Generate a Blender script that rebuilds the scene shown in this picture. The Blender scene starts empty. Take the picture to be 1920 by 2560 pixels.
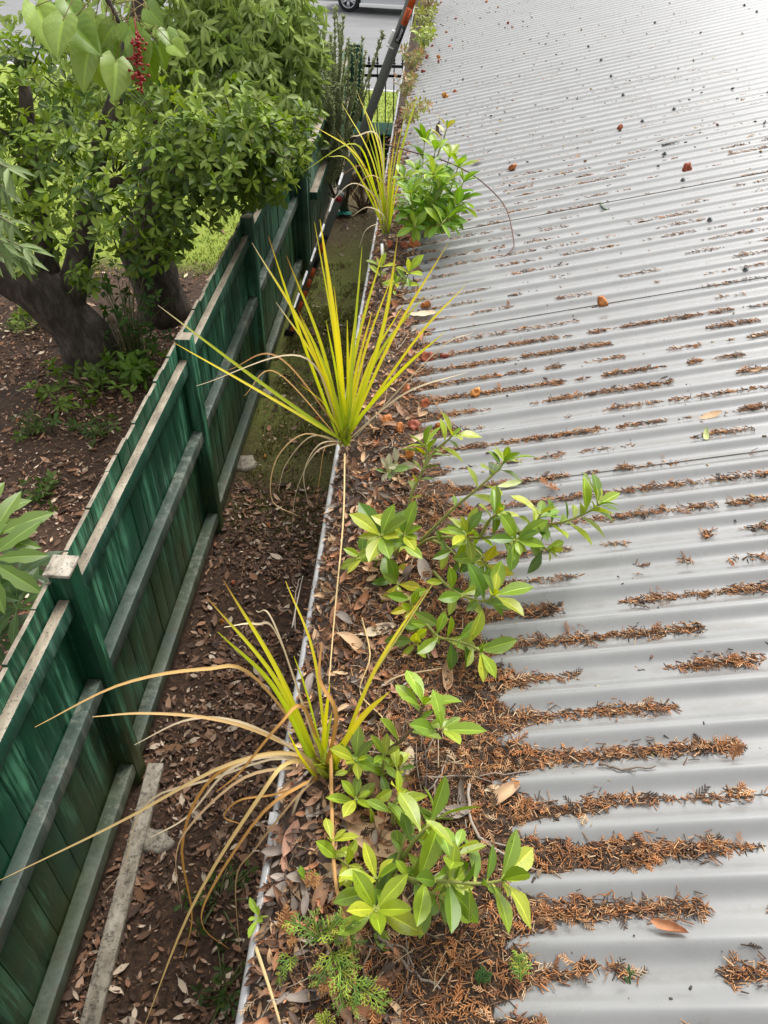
import bpy, math, random
import numpy as np
from mathutils import Vector
random.seed(7); rng = np.random.default_rng(11)
R_ = math.radians
scene = bpy.context.scene
COL = scene.collection

# ------------------------------------------------------------------ camera, light, exposure
FPX, PITCH, YAW, ROLL = 1979.28, R_(40.404), R_(2.79965), R_(.72698)
CAM = np.array([.20144, 0., 1.18731])
Fw = np.array([-math.sin(YAW)*math.cos(PITCH), math.cos(YAW)*math.cos(PITCH), -math.sin(PITCH)])
_R = np.array([math.cos(YAW), math.sin(YAW), 0.]); _U = np.cross(_R, Fw)
Rt = _R*math.cos(ROLL)+_U*math.sin(ROLL); Up = np.cross(Rt, Fw)
cam = bpy.data.objects.new('camera', bpy.data.cameras.new('camera')); COL.objects.link(cam)
from mathutils import Matrix
cam.matrix_world = Matrix(((Rt[0], Up[0], -Fw[0], CAM[0]), (Rt[1], Up[1], -Fw[1], CAM[1]), (Rt[2], Up[2], -Fw[2], CAM[2]), (0, 0, 0, 1)))
cam.data.sensor_fit = 'VERTICAL'; cam.data.sensor_height = 36; cam.data.lens = 36*FPX/2560
cam.data.clip_start = .05; cam.data.clip_end = 2000
scene.camera = cam
SUN_EL, SUN_ROT = R_(58), R_(38)
world = bpy.data.worlds.new('World'); scene.world = world; world.use_nodes = True
wn = world.node_tree.nodes; wl = world.node_tree.links
sky = wn.new('ShaderNodeTexSky'); sky.sky_type = 'NISHITA'; sky.sun_disc = False
sky.sun_elevation = SUN_EL; sky.sun_rotation = SUN_ROT; sky.air_density = 1.0; sky.dust_density = 4.0; sky.ozone_density = 1.0
hs = wn.new('ShaderNodeHueSaturation'); hs.inputs['Saturation'].default_value = .10
bg = wn['Background']; bg.inputs['Strength'].default_value = .15
wl.new(sky.outputs[0], hs.inputs['Color']); wl.new(hs.outputs[0], bg.inputs['Color'])
sun = bpy.data.objects.new('sun', bpy.data.lights.new('sun', 'SUN')); COL.objects.link(sun)
sun.data.energy = .85; sun.data.angle = R_(20); sun.data.color = (1, .95, .87)
_sd = Vector((math.sin(SUN_ROT)*math.cos(SUN_EL), math.cos(SUN_ROT)*math.cos(SUN_EL), math.sin(SUN_EL)))
sun.rotation_euler = _sd.to_track_quat('Z', 'Y').to_euler(); sun.location = (0, 0, 20)
scene.view_settings.view_transform = 'Standard'; scene.view_settings.look = 'None'
scene.view_settings.exposure = 1.05; scene.view_settings.gamma = 1

# ------------------------------------------------------------------ where a point of the photograph stands in the place
TP = math.tan(R_(12.7386)); PER = .0762; YC0 = .34813; AMP = .0060
def ray(x, y): return Fw + Rt*(x-960)/FPX - Up*(y-1280)/FPX
def at_z(x, y, z):
    d = ray(x, y); return CAM + d*((z-CAM[2])/d[2])
def at_x(x, y, X):
    d = ray(x, y); return CAM + d*((X-CAM[0])/d[0])
def at_y(x, y, Y):
    d = ray(x, y); return CAM + d*((Y-CAM[1])/d[1])
def at_r(x, y, h=0.):                                  # on the roof plane, h above it
    d = ray(x, y); return CAM + d*((.03+h+TP*CAM[0]-CAM[2])/(d[2]-TP*d[0]))
GZ = -3.0
def plane(X): return .03+TP*X
def zroof(X, Y):
    th = (np.asarray(Y)-YC0)*2*np.pi/PER
    return plane(X)-1.25*AMP+AMP*(np.cos(th)+.25*np.cos(2*th))
# smooth value noise
_tab = rng.random((64, 64))
def vnoise(x, y):
    x = np.asarray(x, float); y = np.asarray(y, float)
    xi = np.floor(x).astype(int); yi = np.floor(y).astype(int); fx = x-xi; fy = y-yi
    fx = fx*fx*(3-2*fx); fy = fy*fy*(3-2*fy)
    g = lambda a, b: _tab[a % 64, b % 64]
    return (g(xi, yi)*(1-fx)+g(xi+1, yi)*fx)*(1-fy)+(g(xi, yi+1)*(1-fx)+g(xi+1, yi+1)*fx)*fy
def fbm(x, y): return .55*vnoise(x, y)+.3*vnoise(x*2.1+7, y*2.1+3)+.15*vnoise(x*4.3+1, y*4.3+9)

# ------------------------------------------------------------------ materials
def mat(name, base=(.5, .5, .5), rough=.6, metal=0., spec=.5, attr=False, trans=0., sheen=0):
    m = bpy.data.materials.new(name); m.use_nodes = True
    n = m.node_tree.nodes; l = m.node_tree.links; b = n['Principled BSDF']
    b.inputs['Base Color'].default_value = (*base, 1); b.inputs['Roughness'].default_value = rough
    b.inputs['Metallic'].default_value = metal; b.inputs['Specular IOR Level'].default_value = spec
    if attr:
        a = n.new('ShaderNodeAttribute'); a.attribute_name = 'tint'
        l.new(a.outputs['Color'], b.inputs['Base Color'])
        if trans:
            t = n.new('ShaderNodeBsdfTranslucent'); x = n.new('ShaderNodeMixShader'); x.inputs[0].default_value = trans
            hsv = n.new('ShaderNodeHueSaturation'); hsv.inputs['Saturation'].default_value = 1.15; hsv.inputs['Value'].default_value = 1.3
            l.new(a.outputs['Color'], hsv.inputs['Color']); l.new(hsv.outputs[0], t.inputs['Color'])
            l.new(b.outputs[0], x.inputs[1]); l.new(t.outputs[0], x.inputs[2]); l.new(x.outputs[0], n['Material Output'].inputs['Surface'])
    return m
def nd(m, t, **k):
    o = m.node_tree.nodes.new(t)
    for a, v in k.items(): setattr(o, a, v)
    return o
def lk(m, a, b): m.node_tree.links.new(a, b)
def noise(m, scale, detail=4, rough=.6, vec=None, stretch=None):
    t = nd(m, 'ShaderNodeTexNoise'); t.inputs['Scale'].default_value = scale; t.inputs['Detail'].default_value = detail; t.inputs['Roughness'].default_value = rough
    g = nd(m, 'ShaderNodeNewGeometry')
    src = g.outputs['Position']
    if stretch:
        mp = nd(m, 'ShaderNodeMapping'); mp.inputs['Scale'].default_value = stretch; lk(m, src, mp.inputs['Vector']); src = mp.outputs[0]
    lk(m, src, t.inputs['Vector']); return t.outputs['Fac']
def ramp(m, fac, stops):
    r = nd(m, 'ShaderNodeValToRGB'); e = r.color_ramp.elements
    for i, (p, c) in enumerate(stops):
        q = e[i] if i < 2 else e.new(p)
        q.position = p; q.color = (*c, 1) if len(c) == 3 else c
    lk(m, fac, r.inputs[0]); return r.outputs[0]
def mix(m, fac, a, b, mode='MIX'):
    x = nd(m, 'ShaderNodeMix', data_type='RGBA', blend_type=mode)
    for s, v in ((0, fac), (6, a), (7, b)):
        if hasattr(v, 'links') or hasattr(v, 'is_linked'): lk(m, v, x.inputs[s])
        else: x.inputs[s].default_value = v if s == 0 else (*v, 1)
    return x.outputs[2]
def mth(m, op, a, b=0., c=0., clamp=False):
    x = nd(m, 'ShaderNodeMath', operation=op, use_clamp=clamp)
    for i, v in enumerate((a, b, c)):
        if hasattr(v, 'is_linked'): lk(m, v, x.inputs[i])
        else: x.inputs[i].default_value = v
    return x.outputs[0]
def bump(m, h, s=.3, d=.01):
    b = nd(m, 'ShaderNodeBump'); b.inputs['Strength'].default_value = s; b.inputs['Distance'].default_value = d
    lk(m, h, b.inputs['Height']); lk(m, b.outputs[0], m.node_tree.nodes['Principled BSDF'].inputs['Normal'])
def setc(m, c, sock='Base Color'): lk(m, c, m.node_tree.nodes['Principled BSDF'].inputs[sock])
def posxyz(m):
    g = nd(m, 'ShaderNodeNewGeometry'); s = nd(m, 'ShaderNodeSeparateXYZ'); lk(m, g.outputs['Position'], s.inputs[0]); return s.outputs
B3 = (0, 0, 0); W3 = (1, 1, 1)

M = {}
m = M['roof'] = mat('grey_roof_paint', (.4, .4, .4), .42)
d1 = ramp(m, noise(m, 5, 6, .7), [(.35, (.215, .216, .211)), (.62, (.25, .25, .244))])
d2 = ramp(m, noise(m, 70, 3, .6), [(.62, B3), (.75, W3)])
c = mix(m, mth(m, 'MULTIPLY', d2, .25), d1, (.17, .16, .135))
d3 = ramp(m, noise(m, 22, 5, .7, stretch=(.3, 1, 1)), [(.6, B3), (.78, W3)])
c = mix(m, mth(m, 'MULTIPLY', d3, .22), c, (.2, .19, .16))
py_ = posxyz(m)
tr_ = mth(m, 'COSINE', mth(m, 'MULTIPLY_ADD', py_[1], 2*math.pi/PER, -YC0*2*math.pi/PER))
td = mth(m, 'MULTIPLY', mth(m, 'MULTIPLY_ADD', tr_, -3.0, -1.9, True), ramp(m, noise(m, 30, 6, .75, stretch=(.35, 1, 1)), [(.40, B3), (.62, W3)]))
c = mix(m, mth(m, 'MULTIPLY', td, .55), c, (.135, .12, .085)); setc(m, c)
setc(m, ramp(m, noise(m, 14, 4), [(.3, (.25,)*3), (.7, (.36,)*3)]), 'Roughness')
_b = m.node_tree.nodes['Principled BSDF']; _b.inputs['Coat Weight'].default_value = .75; _b.inputs['Coat Roughness'].default_value = .17
m = M['gutter'] = mat('grey_gutter_paint', (.36, .38, .39), .45)
setc(m, ramp(m, noise(m, 25, 5, .7), [(.35, (.25, .25, .245)), (.6, (.38, .38, .375))]))
_b = m.node_tree.nodes['Principled BSDF']; _b.inputs['Coat Weight'].default_value = .5; _b.inputs['Coat Roughness'].default_value = .25
m = M['wall'] = mat('pale_wall_paint', (.55, .53, .48), .6)
m = M['fascia'] = mat('fascia_paint', (.5, .5, .48), .5)
m = M['screw'] = mat('dark_screw_metal', (.12, .13, .13), .5, .6)
# fence paint: worn green, pale streaks along the boards, moss low down, bare grey wood on upward faces
def fence_mat(name, dark, light, streak, moss=.7, bare=True):
    m = mat(name, dark, .5)
    s1 = noise(m, 1, 6, .68, stretch=(7, 7, .9)); s2 = noise(m, 1.7, 3, .5)
    base = mix(m, ramp(m, noise(m, 1, 4, .6, stretch=(9, 9, 1.2)), [(.3, B3), (.7, W3)]), dark, light)
    base = mix(m, mth(m, 'MULTIPLY', ramp(m, noise(m, 1, 5, .75, stretch=(45, 45, 2.2)), [(.5, B3), (.66, W3)]), .55), base, (dark[0]*.35, dark[1]*.35, dark[2]*.35))
    f = mth(m, 'MULTIPLY', ramp(m, mth(m, 'ADD', mth(m, 'MULTIPLY', s1, .55), mth(m, 'MULTIPLY', noise(m, 1, 5, .75, stretch=(28, 28, 1.5)), .45)), [(.49, B3), (.58, W3)]), ramp(m, s2, [(.40, B3), (.55, W3)]))
    base = mix(m, mth(m, 'MULTIPLY', f, .9), base, streak)
    p = posxyz(m)
    mo = mth(m, 'MULTIPLY', mth(m, 'MULTIPLY_ADD', p[2], -1.4, -3.0, True), ramp(m, noise(m, 3.0, 5, .7), [(.36, B3), (.56, W3)]))
    base = mix(m, mth(m, 'MULTIPLY', mo, moss), base, (.085, .095, .018))
    if bare:
        g = nd(m, 'ShaderNodeNewGeometry'); sp = nd(m, 'ShaderNodeSeparateXYZ'); lk(m, g.outputs['True Normal'], sp.inputs[0])
        wood = ramp(m, noise(m, 14, 6, .7, stretch=(1, .35, 1)), [(.3, (.12, .10, .075)), (.5, (.30, .25, .185)), (.68, (.46, .40, .31))])
        spot = ramp(m, noise(m, 90, 2, .5), [(.62, B3), (.68, W3)])
        wood = mix(m, mth(m, 'MULTIPLY', spot, .8), wood, (.07, .055, .04))
        base = mix(m, mth(m, 'GREATER_THAN', sp.outputs[2], .6), base, wood)
    if not bare: base = mix(m, mth(m, 'MULTIPLY', ramp(m, noise(m, 9, 6, .75), [(.55, B3), (.66, W3)]), .7), base, (.07, .05, .035))
    setc(m, base); bump(m, noise(m, 1, 5, .6, stretch=(60, 60, 3)), .25, .004)
    return m
M['board'] = fence_mat('worn_green_boards', (.002, .038, .016), (.006, .068, .031), (.09, .29, .17))
M['rail_bare'] = fence_mat('green_rail_bare_top', (.008, .055, .034), (.014, .08, .05), (.09, .2, .15))
m = M['rail'] = fence_mat('green_rail_paint', (.035, .062, .048), (.075, .105, .085), (.20, .22, .18), .35, False)
M['post_dark'] = fence_mat('dark_green_post_paint', (.006, .045, .03), (.012, .075, .05), (.03, .11, .08))
m = M['far_green'] = fence_mat('faded_green_boards', (.045, .11, .075), (.07, .15, .11), (.13, .24, .18), .2)
m = M['plank'] = mat('weathered_grey_plank', (.3, .27, .22), .85)
w = ramp(m, noise(m, 9, 8, .75, stretch=(1, .4, 1)), [(.32, (.07, .06, .045)), (.47, (.30, .26, .2)), (.66, (.52, .47, .39))])
sp_ = ramp(m, noise(m, 30, 6, .8), [(.5, B3), (.6, W3)])
setc(m, mix(m, mth(m, 'MULTIPLY', sp_, .75), w, (.05, .045, .03))); bump(m, noise(m, 40, 5), .5, .006)
# ground
m = M['ground'] = mat('leafy_garden_soil', (.05, .04, .03), .9)
P = posxyz(m)
n1 = noise(m, .9, 5, .6)
soil = ramp(m, noise(m, 24, 8, .8), [(.3, (.014, .008, .005)), (.48, (.055, .030, .017)), (.6, (.115, .062, .034)), (.72, (.22, .13, .075))])
moss = ramp(m, noise(m, 30, 6, .8), [(.3, (.045, .048, .012)), (.5, (.15, .175, .03)), (.7, (.27, .27, .07))])
lawn = ramp(m, noise(m, 6, 6, .7), [(.3, (.14, .20, .015)), (.55, (.24, .31, .03)), (.75, (.34, .36, .07))])
alley = mth(m, 'GREATER_THAN', P[0], -1.4)
nn = mth(m, 'MULTIPLY_ADD', n1, 4.0, -2.0)
my = mth(m, 'ADD', P[1], nn)
fm = mth(m, 'MULTIPLY', mth(m, 'MULTIPLY_ADD', my, .6, -2.9, True), ramp(m, noise(m, 2.2, 5, .7), [(.30, B3), (.48, W3)]))
c = mix(m, mth(m, 'MULTIPLY', fm, alley), soil, moss)
sand = ramp(m, noise(m, 18, 6, .8), [(.3, (.06, .045, .02)), (.6, (.17, .13, .06)), (.75, (.26, .21, .11))])
c = mix(m, mth(m, 'MULTIPLY', mth(m, 'MULTIPLY_ADD', my, .8, -7.6, True), alley), c, sand)
lf = mth(m, 'MULTIPLY', mth(m, 'MULTIPLY_ADD', mth(m, 'ADD', P[1], mth(m, 'MULTIPLY_ADD', n1, 1.6, -.8)), 2.0, -18.6, True), mth(m, 'SUBTRACT', 1.0, alley))
lf = mth(m, 'MAXIMUM', lf, mth(m, 'MULTIPLY_ADD', P[1], 2.0, -27.0, True))
c = mix(m, lf, c, lawn); setc(m, c); bump(m, noise(m, 22, 6, .8), .8, .03)
m = M['asphalt'] = mat('grey_asphalt', (.16, .16, .165), .75)
setc(m, ramp(m, noise(m, 1.2, 6, .7, stretch=(.5, 1, 1)), [(.3, (.15, .15, .155)), (.7, (.21, .21, .215))]))
M['kerb'] = mat('pale_concrete_kerb', (.45, .44, .42), .8)
m = M['bark'] = mat('dark_tree_bark', (.05, .04, .03), .9)
setc(m, ramp(m, noise(m, 7, 8, .75, stretch=(1.6, 1.6, .6)), [(.3, (.02, .015, .012)), (.5, (.075, .058, .045)), (.72, (.18, .15, .125))])); bump(m, noise(m, 10, 7, .7, stretch=(2, 2, .7)), .9, .03)
M['leaf'] = mat('glossy_leaf', attr=True, rough=.38, trans=.35)
M['tree_leaf'] = mat('tree_leaf', attr=True, rough=.5, trans=.35, spec=.3)
M['heart_leaf'] = mat('heart_leaf', attr=True, rough=.45, trans=.14)
M['blade'] = mat('strappy_leaf', attr=True, rough=.45, trans=.4)
M['dry'] = mat('dry_plant_matter', attr=True, rough=.8, trans=.12)
M['stem'] = mat('plant_stem', attr=True, rough=.7)
m = M['debris'] = mat('rotting_leaf_debris', (.05, .03, .02), .95)
setc(m, ramp(m, noise(m, 120, 7, .8), [(.30, (.012, .008, .006)), (.46, (.055, .034, .022)), (.58, (.12, .072, .042)), (.72, (.24, .15, .09))])); bump(m, noise(m, 130, 5, .8), 1, .006)
m = M['fruit'] = mat('shrivelled_orange_skin', (.55, .14, .03), .6)
setc(m, ramp(m, noise(m, 60, 5, .7), [(.32, (.17, .04, .012)), (.5, (.42, .11, .03)), (.7, (.58, .22, .07))]))
oi = nd(m, 'ShaderNodeObjectInfo'); hv = nd(m, 'ShaderNodeHueSaturation'); lk(m, mth(m, 'MULTIPLY_ADD', oi.outputs['Random'], .9, .45), hv.inputs['Value']); lk(m, mth(m, 'MULTIPLY_ADD', oi.outputs['Random'], .05, .475), hv.inputs['Hue']); lk(m, m.node_tree.nodes['Principled BSDF'].inputs['Base Color'].links[0].from_socket, hv.inputs['Color']); setc(m, hv.outputs[0])
M['berry'] = mat('red_berry', (.28, .008, .01), .3)
M['alu'] = mat('dark_grey_ladder', (.15, .155, .14), .5, .1)
M['white'] = mat('white_plastic', (.8, .8, .78), .5)
M['orange'] = mat('orange_sticker', (.75, .13, .03), .5)
M['black'] = mat('black_plastic', (.012, .012, .014), .5)
M['rung'] = mat('pale_metal_rung', (.72, .72, .72), .4, .2)
M['red'] = mat('red_sticker', (.4, .03, .05), .5)
M['lettering'] = mat('pale_lettering', (.7, .7, .7), .6)
M['iron'] = mat('black_iron', (.012, .012, .014), .5, .4)
M['silver'] = mat('silver_car_paint', (.55, .56, .58), .28, .5)
M['glass'] = mat('dark_car_glass', (.02, .022, .025), .08)
M['tyre'] = mat('black_tyre', (.016, .016, .017), .85)
M['rim'] = mat('silver_wheel', (.62, .63, .65), .3, .6)
M['trim'] = mat('dark_car_trim', (.025, .025, .027), .6)
M['lamp'] = mat('car_lamp_glass', (.6, .08, .05), .2)
M['scrap_teal'] = mat('turquoise_plastic', (.06, .42, .33), .5)
M['scrap_blue'] = mat('pale_blue_plastic', (.42, .6, .75), .5)
M['bin'] = mat('dark_green_bin_plastic', (.012, .045, .03), .9, spec=.15)
M['yellow'] = mat('yellow_plastic', (.6, .46, .02), .5)
M['cream'] = mat('bare_cream_twig', (.6, .55, .45), .8)

# ------------------------------------------------------------------ mesh builder
class MB:
    def __init__(s): s.v = []; s.f = {}; s.c = []; s.n = 0
    def add(s, V, F, C=(.5, .5, .5)):
        V = np.asarray(V, float).reshape(-1, 3); C = np.asarray(C, float)
        if C.ndim == 1: C = np.broadcast_to(C, V.shape)
        s.v.append(V); s.c.append(C)
        if isinstance(F, np.ndarray): s.f.setdefault(F.shape[1], []).append(F+s.n)
        else:
            for f in F: s.f.setdefault(len(f), []).append(np.array([f])+s.n)
        s.n += len(V)
    def build(s, name, m, parent=None, smooth=True, bevel=0):
        me = bpy.data.meshes.new(name)
        if s.n:
            V = np.concatenate(s.v); C = np.concatenate(s.c)
            if parent is not None: V = V-np.array(parent.get('_o', (0, 0, 0)))
            me.vertices.add(len(V)); me.vertices.foreach_set('co', V.astype(np.float32).ravel())
            L = []; st = []; o = 0
            for k, fs in s.f.items():
                A = np.concatenate(fs); L.append(A.ravel()); st.append(o+np.arange(len(A))*k); o += A.size
            L = np.concatenate(L); st = np.concatenate(st)
            me.loops.add(len(L)); me.loops.foreach_set('vertex_index', L.astype(np.int32))
            me.polygons.add(len(st)); me.polygons.foreach_set('loop_start', st.astype(np.int32))
            me.update(calc_edges=True); me.validate()
            a = me.attributes.new('tint', 'FLOAT_COLOR', 'POINT')
            a.data.foreach_set('color', np.concatenate([C, np.ones((len(C), 1))], 1).astype(np.float32).ravel())
            if smooth: me.polygons.foreach_set('use_smooth', np.ones(len(me.polygons), bool))
        me.materials.append(m)
        ob = bpy.data.objects.new(name, me); COL.objects.link(ob)
        if parent is not None:
            ob.parent = parent; ob['_o'] = list(parent.get('_o', (0, 0, 0)))
        if bevel:
            b = ob.modifiers.new('bevel', 'BEVEL'); b.width = bevel; b.segments = 2; b.limit_method = 'ANGLE'
        return ob
def thing(name, label, cat, loc=(0, 0, 0), group=None):
    o = bpy.data.objects.new(name, None); COL.objects.link(o); o.empty_display_size = .1
    o.location = [float(a) for a in loc]; o['_o'] = [float(a) for a in loc]
    o['label'] = label; o['category'] = cat
    if group: o['group'] = group
    return o
def tag(o, label, cat, group=None):
    o['label'] = label; o['category'] = cat
    if group: o['group'] = group
    return o
def kind(o, k, label=None, cat=None):
    o['kind'] = k
    if label: o['label'] = label; o['category'] = cat
    return o
def nrm(a):
    a = np.asarray(a, float); return a/(np.linalg.norm(a, axis=-1, keepdims=True)+1e-12)
BF = [(0, 3, 2, 1), (4, 5, 6, 7), (0, 1, 5, 4), (1, 2, 6, 5), (2, 3, 7, 6), (3, 0, 4, 7)]
def box(mb, x0, x1, y0, y1, z0, z1, c=(.5, .5, .5)):
    mb.add([(x0, y0, z0), (x1, y0, z0), (x1, y1, z0), (x0, y1, z0), (x0, y0, z1), (x1, y0, z1), (x1, y1, z1), (x0, y1, z1)], BF, c)
def obox(mb, c, ax, h, col=(.5, .5, .5)):
    c = np.asarray(c, float); a = np.asarray(ax, float)
    V = [c+a[0]*h[0]*i+a[1]*h[1]*j+a[2]*h[2]*k for k in (-1, 1) for i, j in ((-1, -1), (1, -1), (1, 1), (-1, 1))]
    mb.add(V, BF, col)
def spline(P, n):
    P = np.asarray(P, float)
    if len(P) == 2: t = np.linspace(0, 1, n)[:, None]; return P[0]*(1-t)+P[1]*t
    Q = np.vstack([2*P[0]-P[1], P, 2*P[-1]-P[-2]]); out = []
    T = np.linspace(0, len(P)-1-1e-9, n)
    for t in T:
        i = int(t); u = t-i; p0, p1, p2, p3 = Q[i:i+4]
        out.append(.5*((2*p1)+(-p0+p2)*u+(2*p0-5*p1+4*p2-p3)*u*u+(-p0+3*p1-3*p2+p3)*u**3))
    return np.array(out)
def tube(mb, P, r, n=6, col=(.5, .5, .5), cap=True):
    P = np.asarray(P, float); m_ = len(P); r = np.broadcast_to(np.asarray(r, float), (m_,)) if np.ndim(r) == 0 else np.interp(np.linspace(0, 1, m_), np.linspace(0, 1, len(r)), r)
    T = nrm(np.gradient(P, axis=0)); a = np.array([0, 0, 1.]) if abs(T[0][2]) < .9 else np.array([1., 0, 0])
    V = []
    for i in range(m_):
        u = nrm(a-T[i]*np.dot(a, T[i])); w = np.cross(T[i], u); a = u
        for k in range(n):
            th = 2*np.pi*k/n; V.append(P[i]+r[i]*(u*math.cos(th)+w*math.sin(th)))
    F = [(i*n+k, i*n+(k+1) % n, (i+1)*n+(k+1) % n, (i+1)*n+k) for i in range(m_-1) for k in range(n)]
    if cap: F += [tuple(range(n-1, -1, -1)), tuple(range((m_-1)*n, m_*n))]
    col = np.asarray(col, float)
    if col.ndim == 2: col = np.repeat(np.stack([np.interp(np.linspace(0, 1, m_), np.linspace(0, 1, len(col)), col[:, k]) for k in range(3)], 1), n, 0)
    mb.add(V, F, col)
def cyl(mb, c, ax, r, h, n=24, col=(.5, .5, .5)):
    c = np.asarray(c, float); ax = nrm(ax); tube(mb, [c-ax*h/2, c+ax*h/2], r, n, col)
def ribbon(mb, P, w, cols, n=16, ref=None, fold=.25, pw=3):
    S = spline(P, n); T = nrm(np.gradient(S, axis=0)); t = np.linspace(0, 1, n)
    ref = np.array([0, 0, 1.]) if ref is None else np.asarray(ref, float)
    side = nrm(np.cross(T, ref)); nr = np.cross(side, T)
    ww = w*.5*np.minimum(1, .55+t*3)*(1-t**pw)+.0004
    V = np.concatenate([S-side*ww[:, None]+nr*(ww*fold)[:, None], S, S+side*ww[:, None]+nr*(ww*fold)[:, None]])
    cc = np.asarray(cols, float); C = np.stack([np.interp(t, np.linspace(0, 1, len(cc)), cc[:, k]) for k in range(3)], 1)
    i = np.arange(n-1)
    F = np.concatenate([np.stack([i, i+n, i+n+1, i+1], 1), np.stack([i+n, i+2*n, i+2*n+1, i+n+1], 1)])
    mb.add(V, F, np.concatenate([C*.95, C*1.12, C*.95]))
# leaf templates: (x along, y across, z up), unit length
def leaf_t(w=.38, peak=.55, n=5, droop=.12, fold=.18, shape='ov', wave=0.):
    t = np.linspace(0, 1, n)
    if shape == 'ov': pr = np.sin(np.pi*np.clip(t, 0, 1)**(math.log(.5)/math.log(peak)))**.85
    else: pr = (np.sin(np.pi*np.clip(t, 0, 1)**.62)*.9)**.75; pr[0] = .3
    pr[-1] = .0; hw = w*.5*pr; hw[0] = max(hw[0], .02)
    z = -droop*t**2+.0
    wv = wave*np.sin(t*9)
    q = [(-1, .95), (1, .95)] if n < 6 else [(-1, .92), (-.09, .92), (.09, .92), (1, .92)]
    q.insert(len(q)//2, (0, 1.2 if n < 6 else 1.9))
    V = np.concatenate([np.stack([t, a*hw, z+hw*fold*2*abs(a)-wv*hw*a], 1) for a, _ in q])
    i = np.arange(n-1)
    F = np.concatenate([np.stack([i+k*n, i+k*n+n, i+k*n+n+1, i+k*n+1], 1) for k in range(len(q)-1)])
    return V, F, np.concatenate([np.ones(n)*b for _, b in q])
def scatter(mb, tpl, P, fwd, up, L, col, W=None):
    V, F, rib = tpl; P = np.asarray(P, float).reshape(-1, 3); N = len(P)
    if not N: return
    f = nrm(np.broadcast_to(fwd, P.shape)); s = nrm(np.cross(np.broadcast_to(up, P.shape), f)); u = np.cross(f, s)
    L = np.broadcast_to(np.asarray(L, float), (N,)); W = L if W is None else np.broadcast_to(W, (N,))
    A = P[:, None]+f[:, None]*(V[None, :, 0:1]*L[:, None, None])+s[:, None]*(V[None, :, 1:2]*W[:, None, None])+u[:, None]*(V[None, :, 2:3]*L[:, None, None])
    FF = (F[None]+(np.arange(N)*len(V))[:, None, None]).reshape(-1, F.shape[1])
    C = np.broadcast_to(np.asarray(col, float), (N, 3))[:, None]*rib[None, :, None]
    mb.add(A.reshape(-1, 3), FF, C.reshape(-1, 3))
def pick(cols, n, jit=.15):
    c = np.asarray(cols, float)[rng.integers(0, len(cols), n)]; return c*(1+rng.normal(0, jit, (n, 1)))
def rdir(n):
    return nrm(rng.normal(size=(n, 3)))

# ================================================================== THE SETTING
SK = -.2
def sheet(name, x0, x1, y0, y1, z, m, nx=1, ny=1, s=(0, 0)):
    X, Y = np.meshgrid(np.linspace(x0, x1, nx+1), np.linspace(y0, y1, ny+1)); Y = Y+(X+1)*np.where(Y > (y0+y1)/2, s[1], s[0]); mb = MB()
    i = np.arange(nx)[None]+np.arange(ny)[:, None]*(nx+1); i = i.ravel()
    mb.add(np.stack([X.ravel(), Y.ravel(), 0*X.ravel()+z], 1), np.stack([i, i+1, i+nx+2, i+nx+1], 1))
    return kind(mb.build(name, m, smooth=False), 'structure')
RZ = GZ-.12
ROAD0 = 19.0; CARP = at_z(871, 31, RZ); ROAD1 = CARP[1]+1.9
sheet('ground', -300, 300, -150, ROAD0, GZ, M['ground'], s=(0, SK))
sheet('road', -300, 300, ROAD0+.15, ROAD1, RZ, M['asphalt'], s=(SK, SK))
sheet('far_verge', -300, 300, ROAD1+.15, 700, GZ, M['ground'], s=(SK, 0))
for nm, y in (('kerb', ROAD0), ('kerb', ROAD1)):
    mb = MB(); box(mb, -300, 300, y, y+.15, RZ-.05, GZ+.004); mb.v[-1][:, 1] += (mb.v[-1][:, 0]+1)*SK; kind(mb.build(nm, M['kerb'], smooth=False), 'structure')

# ------------------------------------------------------------------ house: corrugated roof, gutter, wall
YN, YF = -1.6, 13.2
house = thing('house', 'single storey house with a grey corrugated metal roof running up from a clogged gutter', 'house', (0.6, 6, GZ))
XE, XR = .055, 5.2
lap = YC0+3.5*PER
k0 = math.floor((YN-lap)/(10*PER)); k1 = math.ceil((YF-lap)/(10*PER))
for k in range(k0, k1):
    ya = lap+k*10*PER; yb = ya+10.35*PER
    Y = np.linspace(ya, yb, 10*20+8); xs = np.concatenate([[XE, XE+.15, .5, 1, 1.6, 2.4, 3.4, XR]])
    X, YY = np.meshgrid(xs, Y)
    tt = (YY-ya)/(yb-ya)
    Z = zroof(X, YY)+.0022*(1-tt)-.0006
    n_ = len(xs); i = (np.arange(n_-1)[None]+np.arange(len(Y)-1)[:, None]*n_).ravel()
    mb = MB(); mb.add(np.stack([X.ravel(), YY.ravel(), Z.ravel()], 1), np.stack([i, i+1, i+n_+1, i+n_], 1))
    # turned-down lapped edge and the cut end over the gutter
    e = np.stack([xs, 0*xs+ya, zroof(xs, ya)+.0016], 1); e2 = e-[0, 0, .0025]
    mb.add(np.vstack([e, e2]), np.stack([np.arange(n_-1), np.arange(n_-1)+n_, np.arange(n_-1)+n_+1, np.arange(n_-1)+1], 1))
    mb.build('roof_sheet', M['roof'], house)
mb = MB(); zr = plane(XR)
mb.add([(XR, YN, zr-.02), (XR+5, YN, zr-1.15), (XR+5, YF, zr-1.15), (XR, YF, zr-.02)], [(0, 1, 2, 3)]); mb.build('rear_roof', M['roof'], house, False)
mb = MB(); tube(mb, [(XR, YN, zr-.005), (XR, YF, zr-.005)], .05, 12); mb.build('ridge_cap', M['roof'], house)
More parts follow.
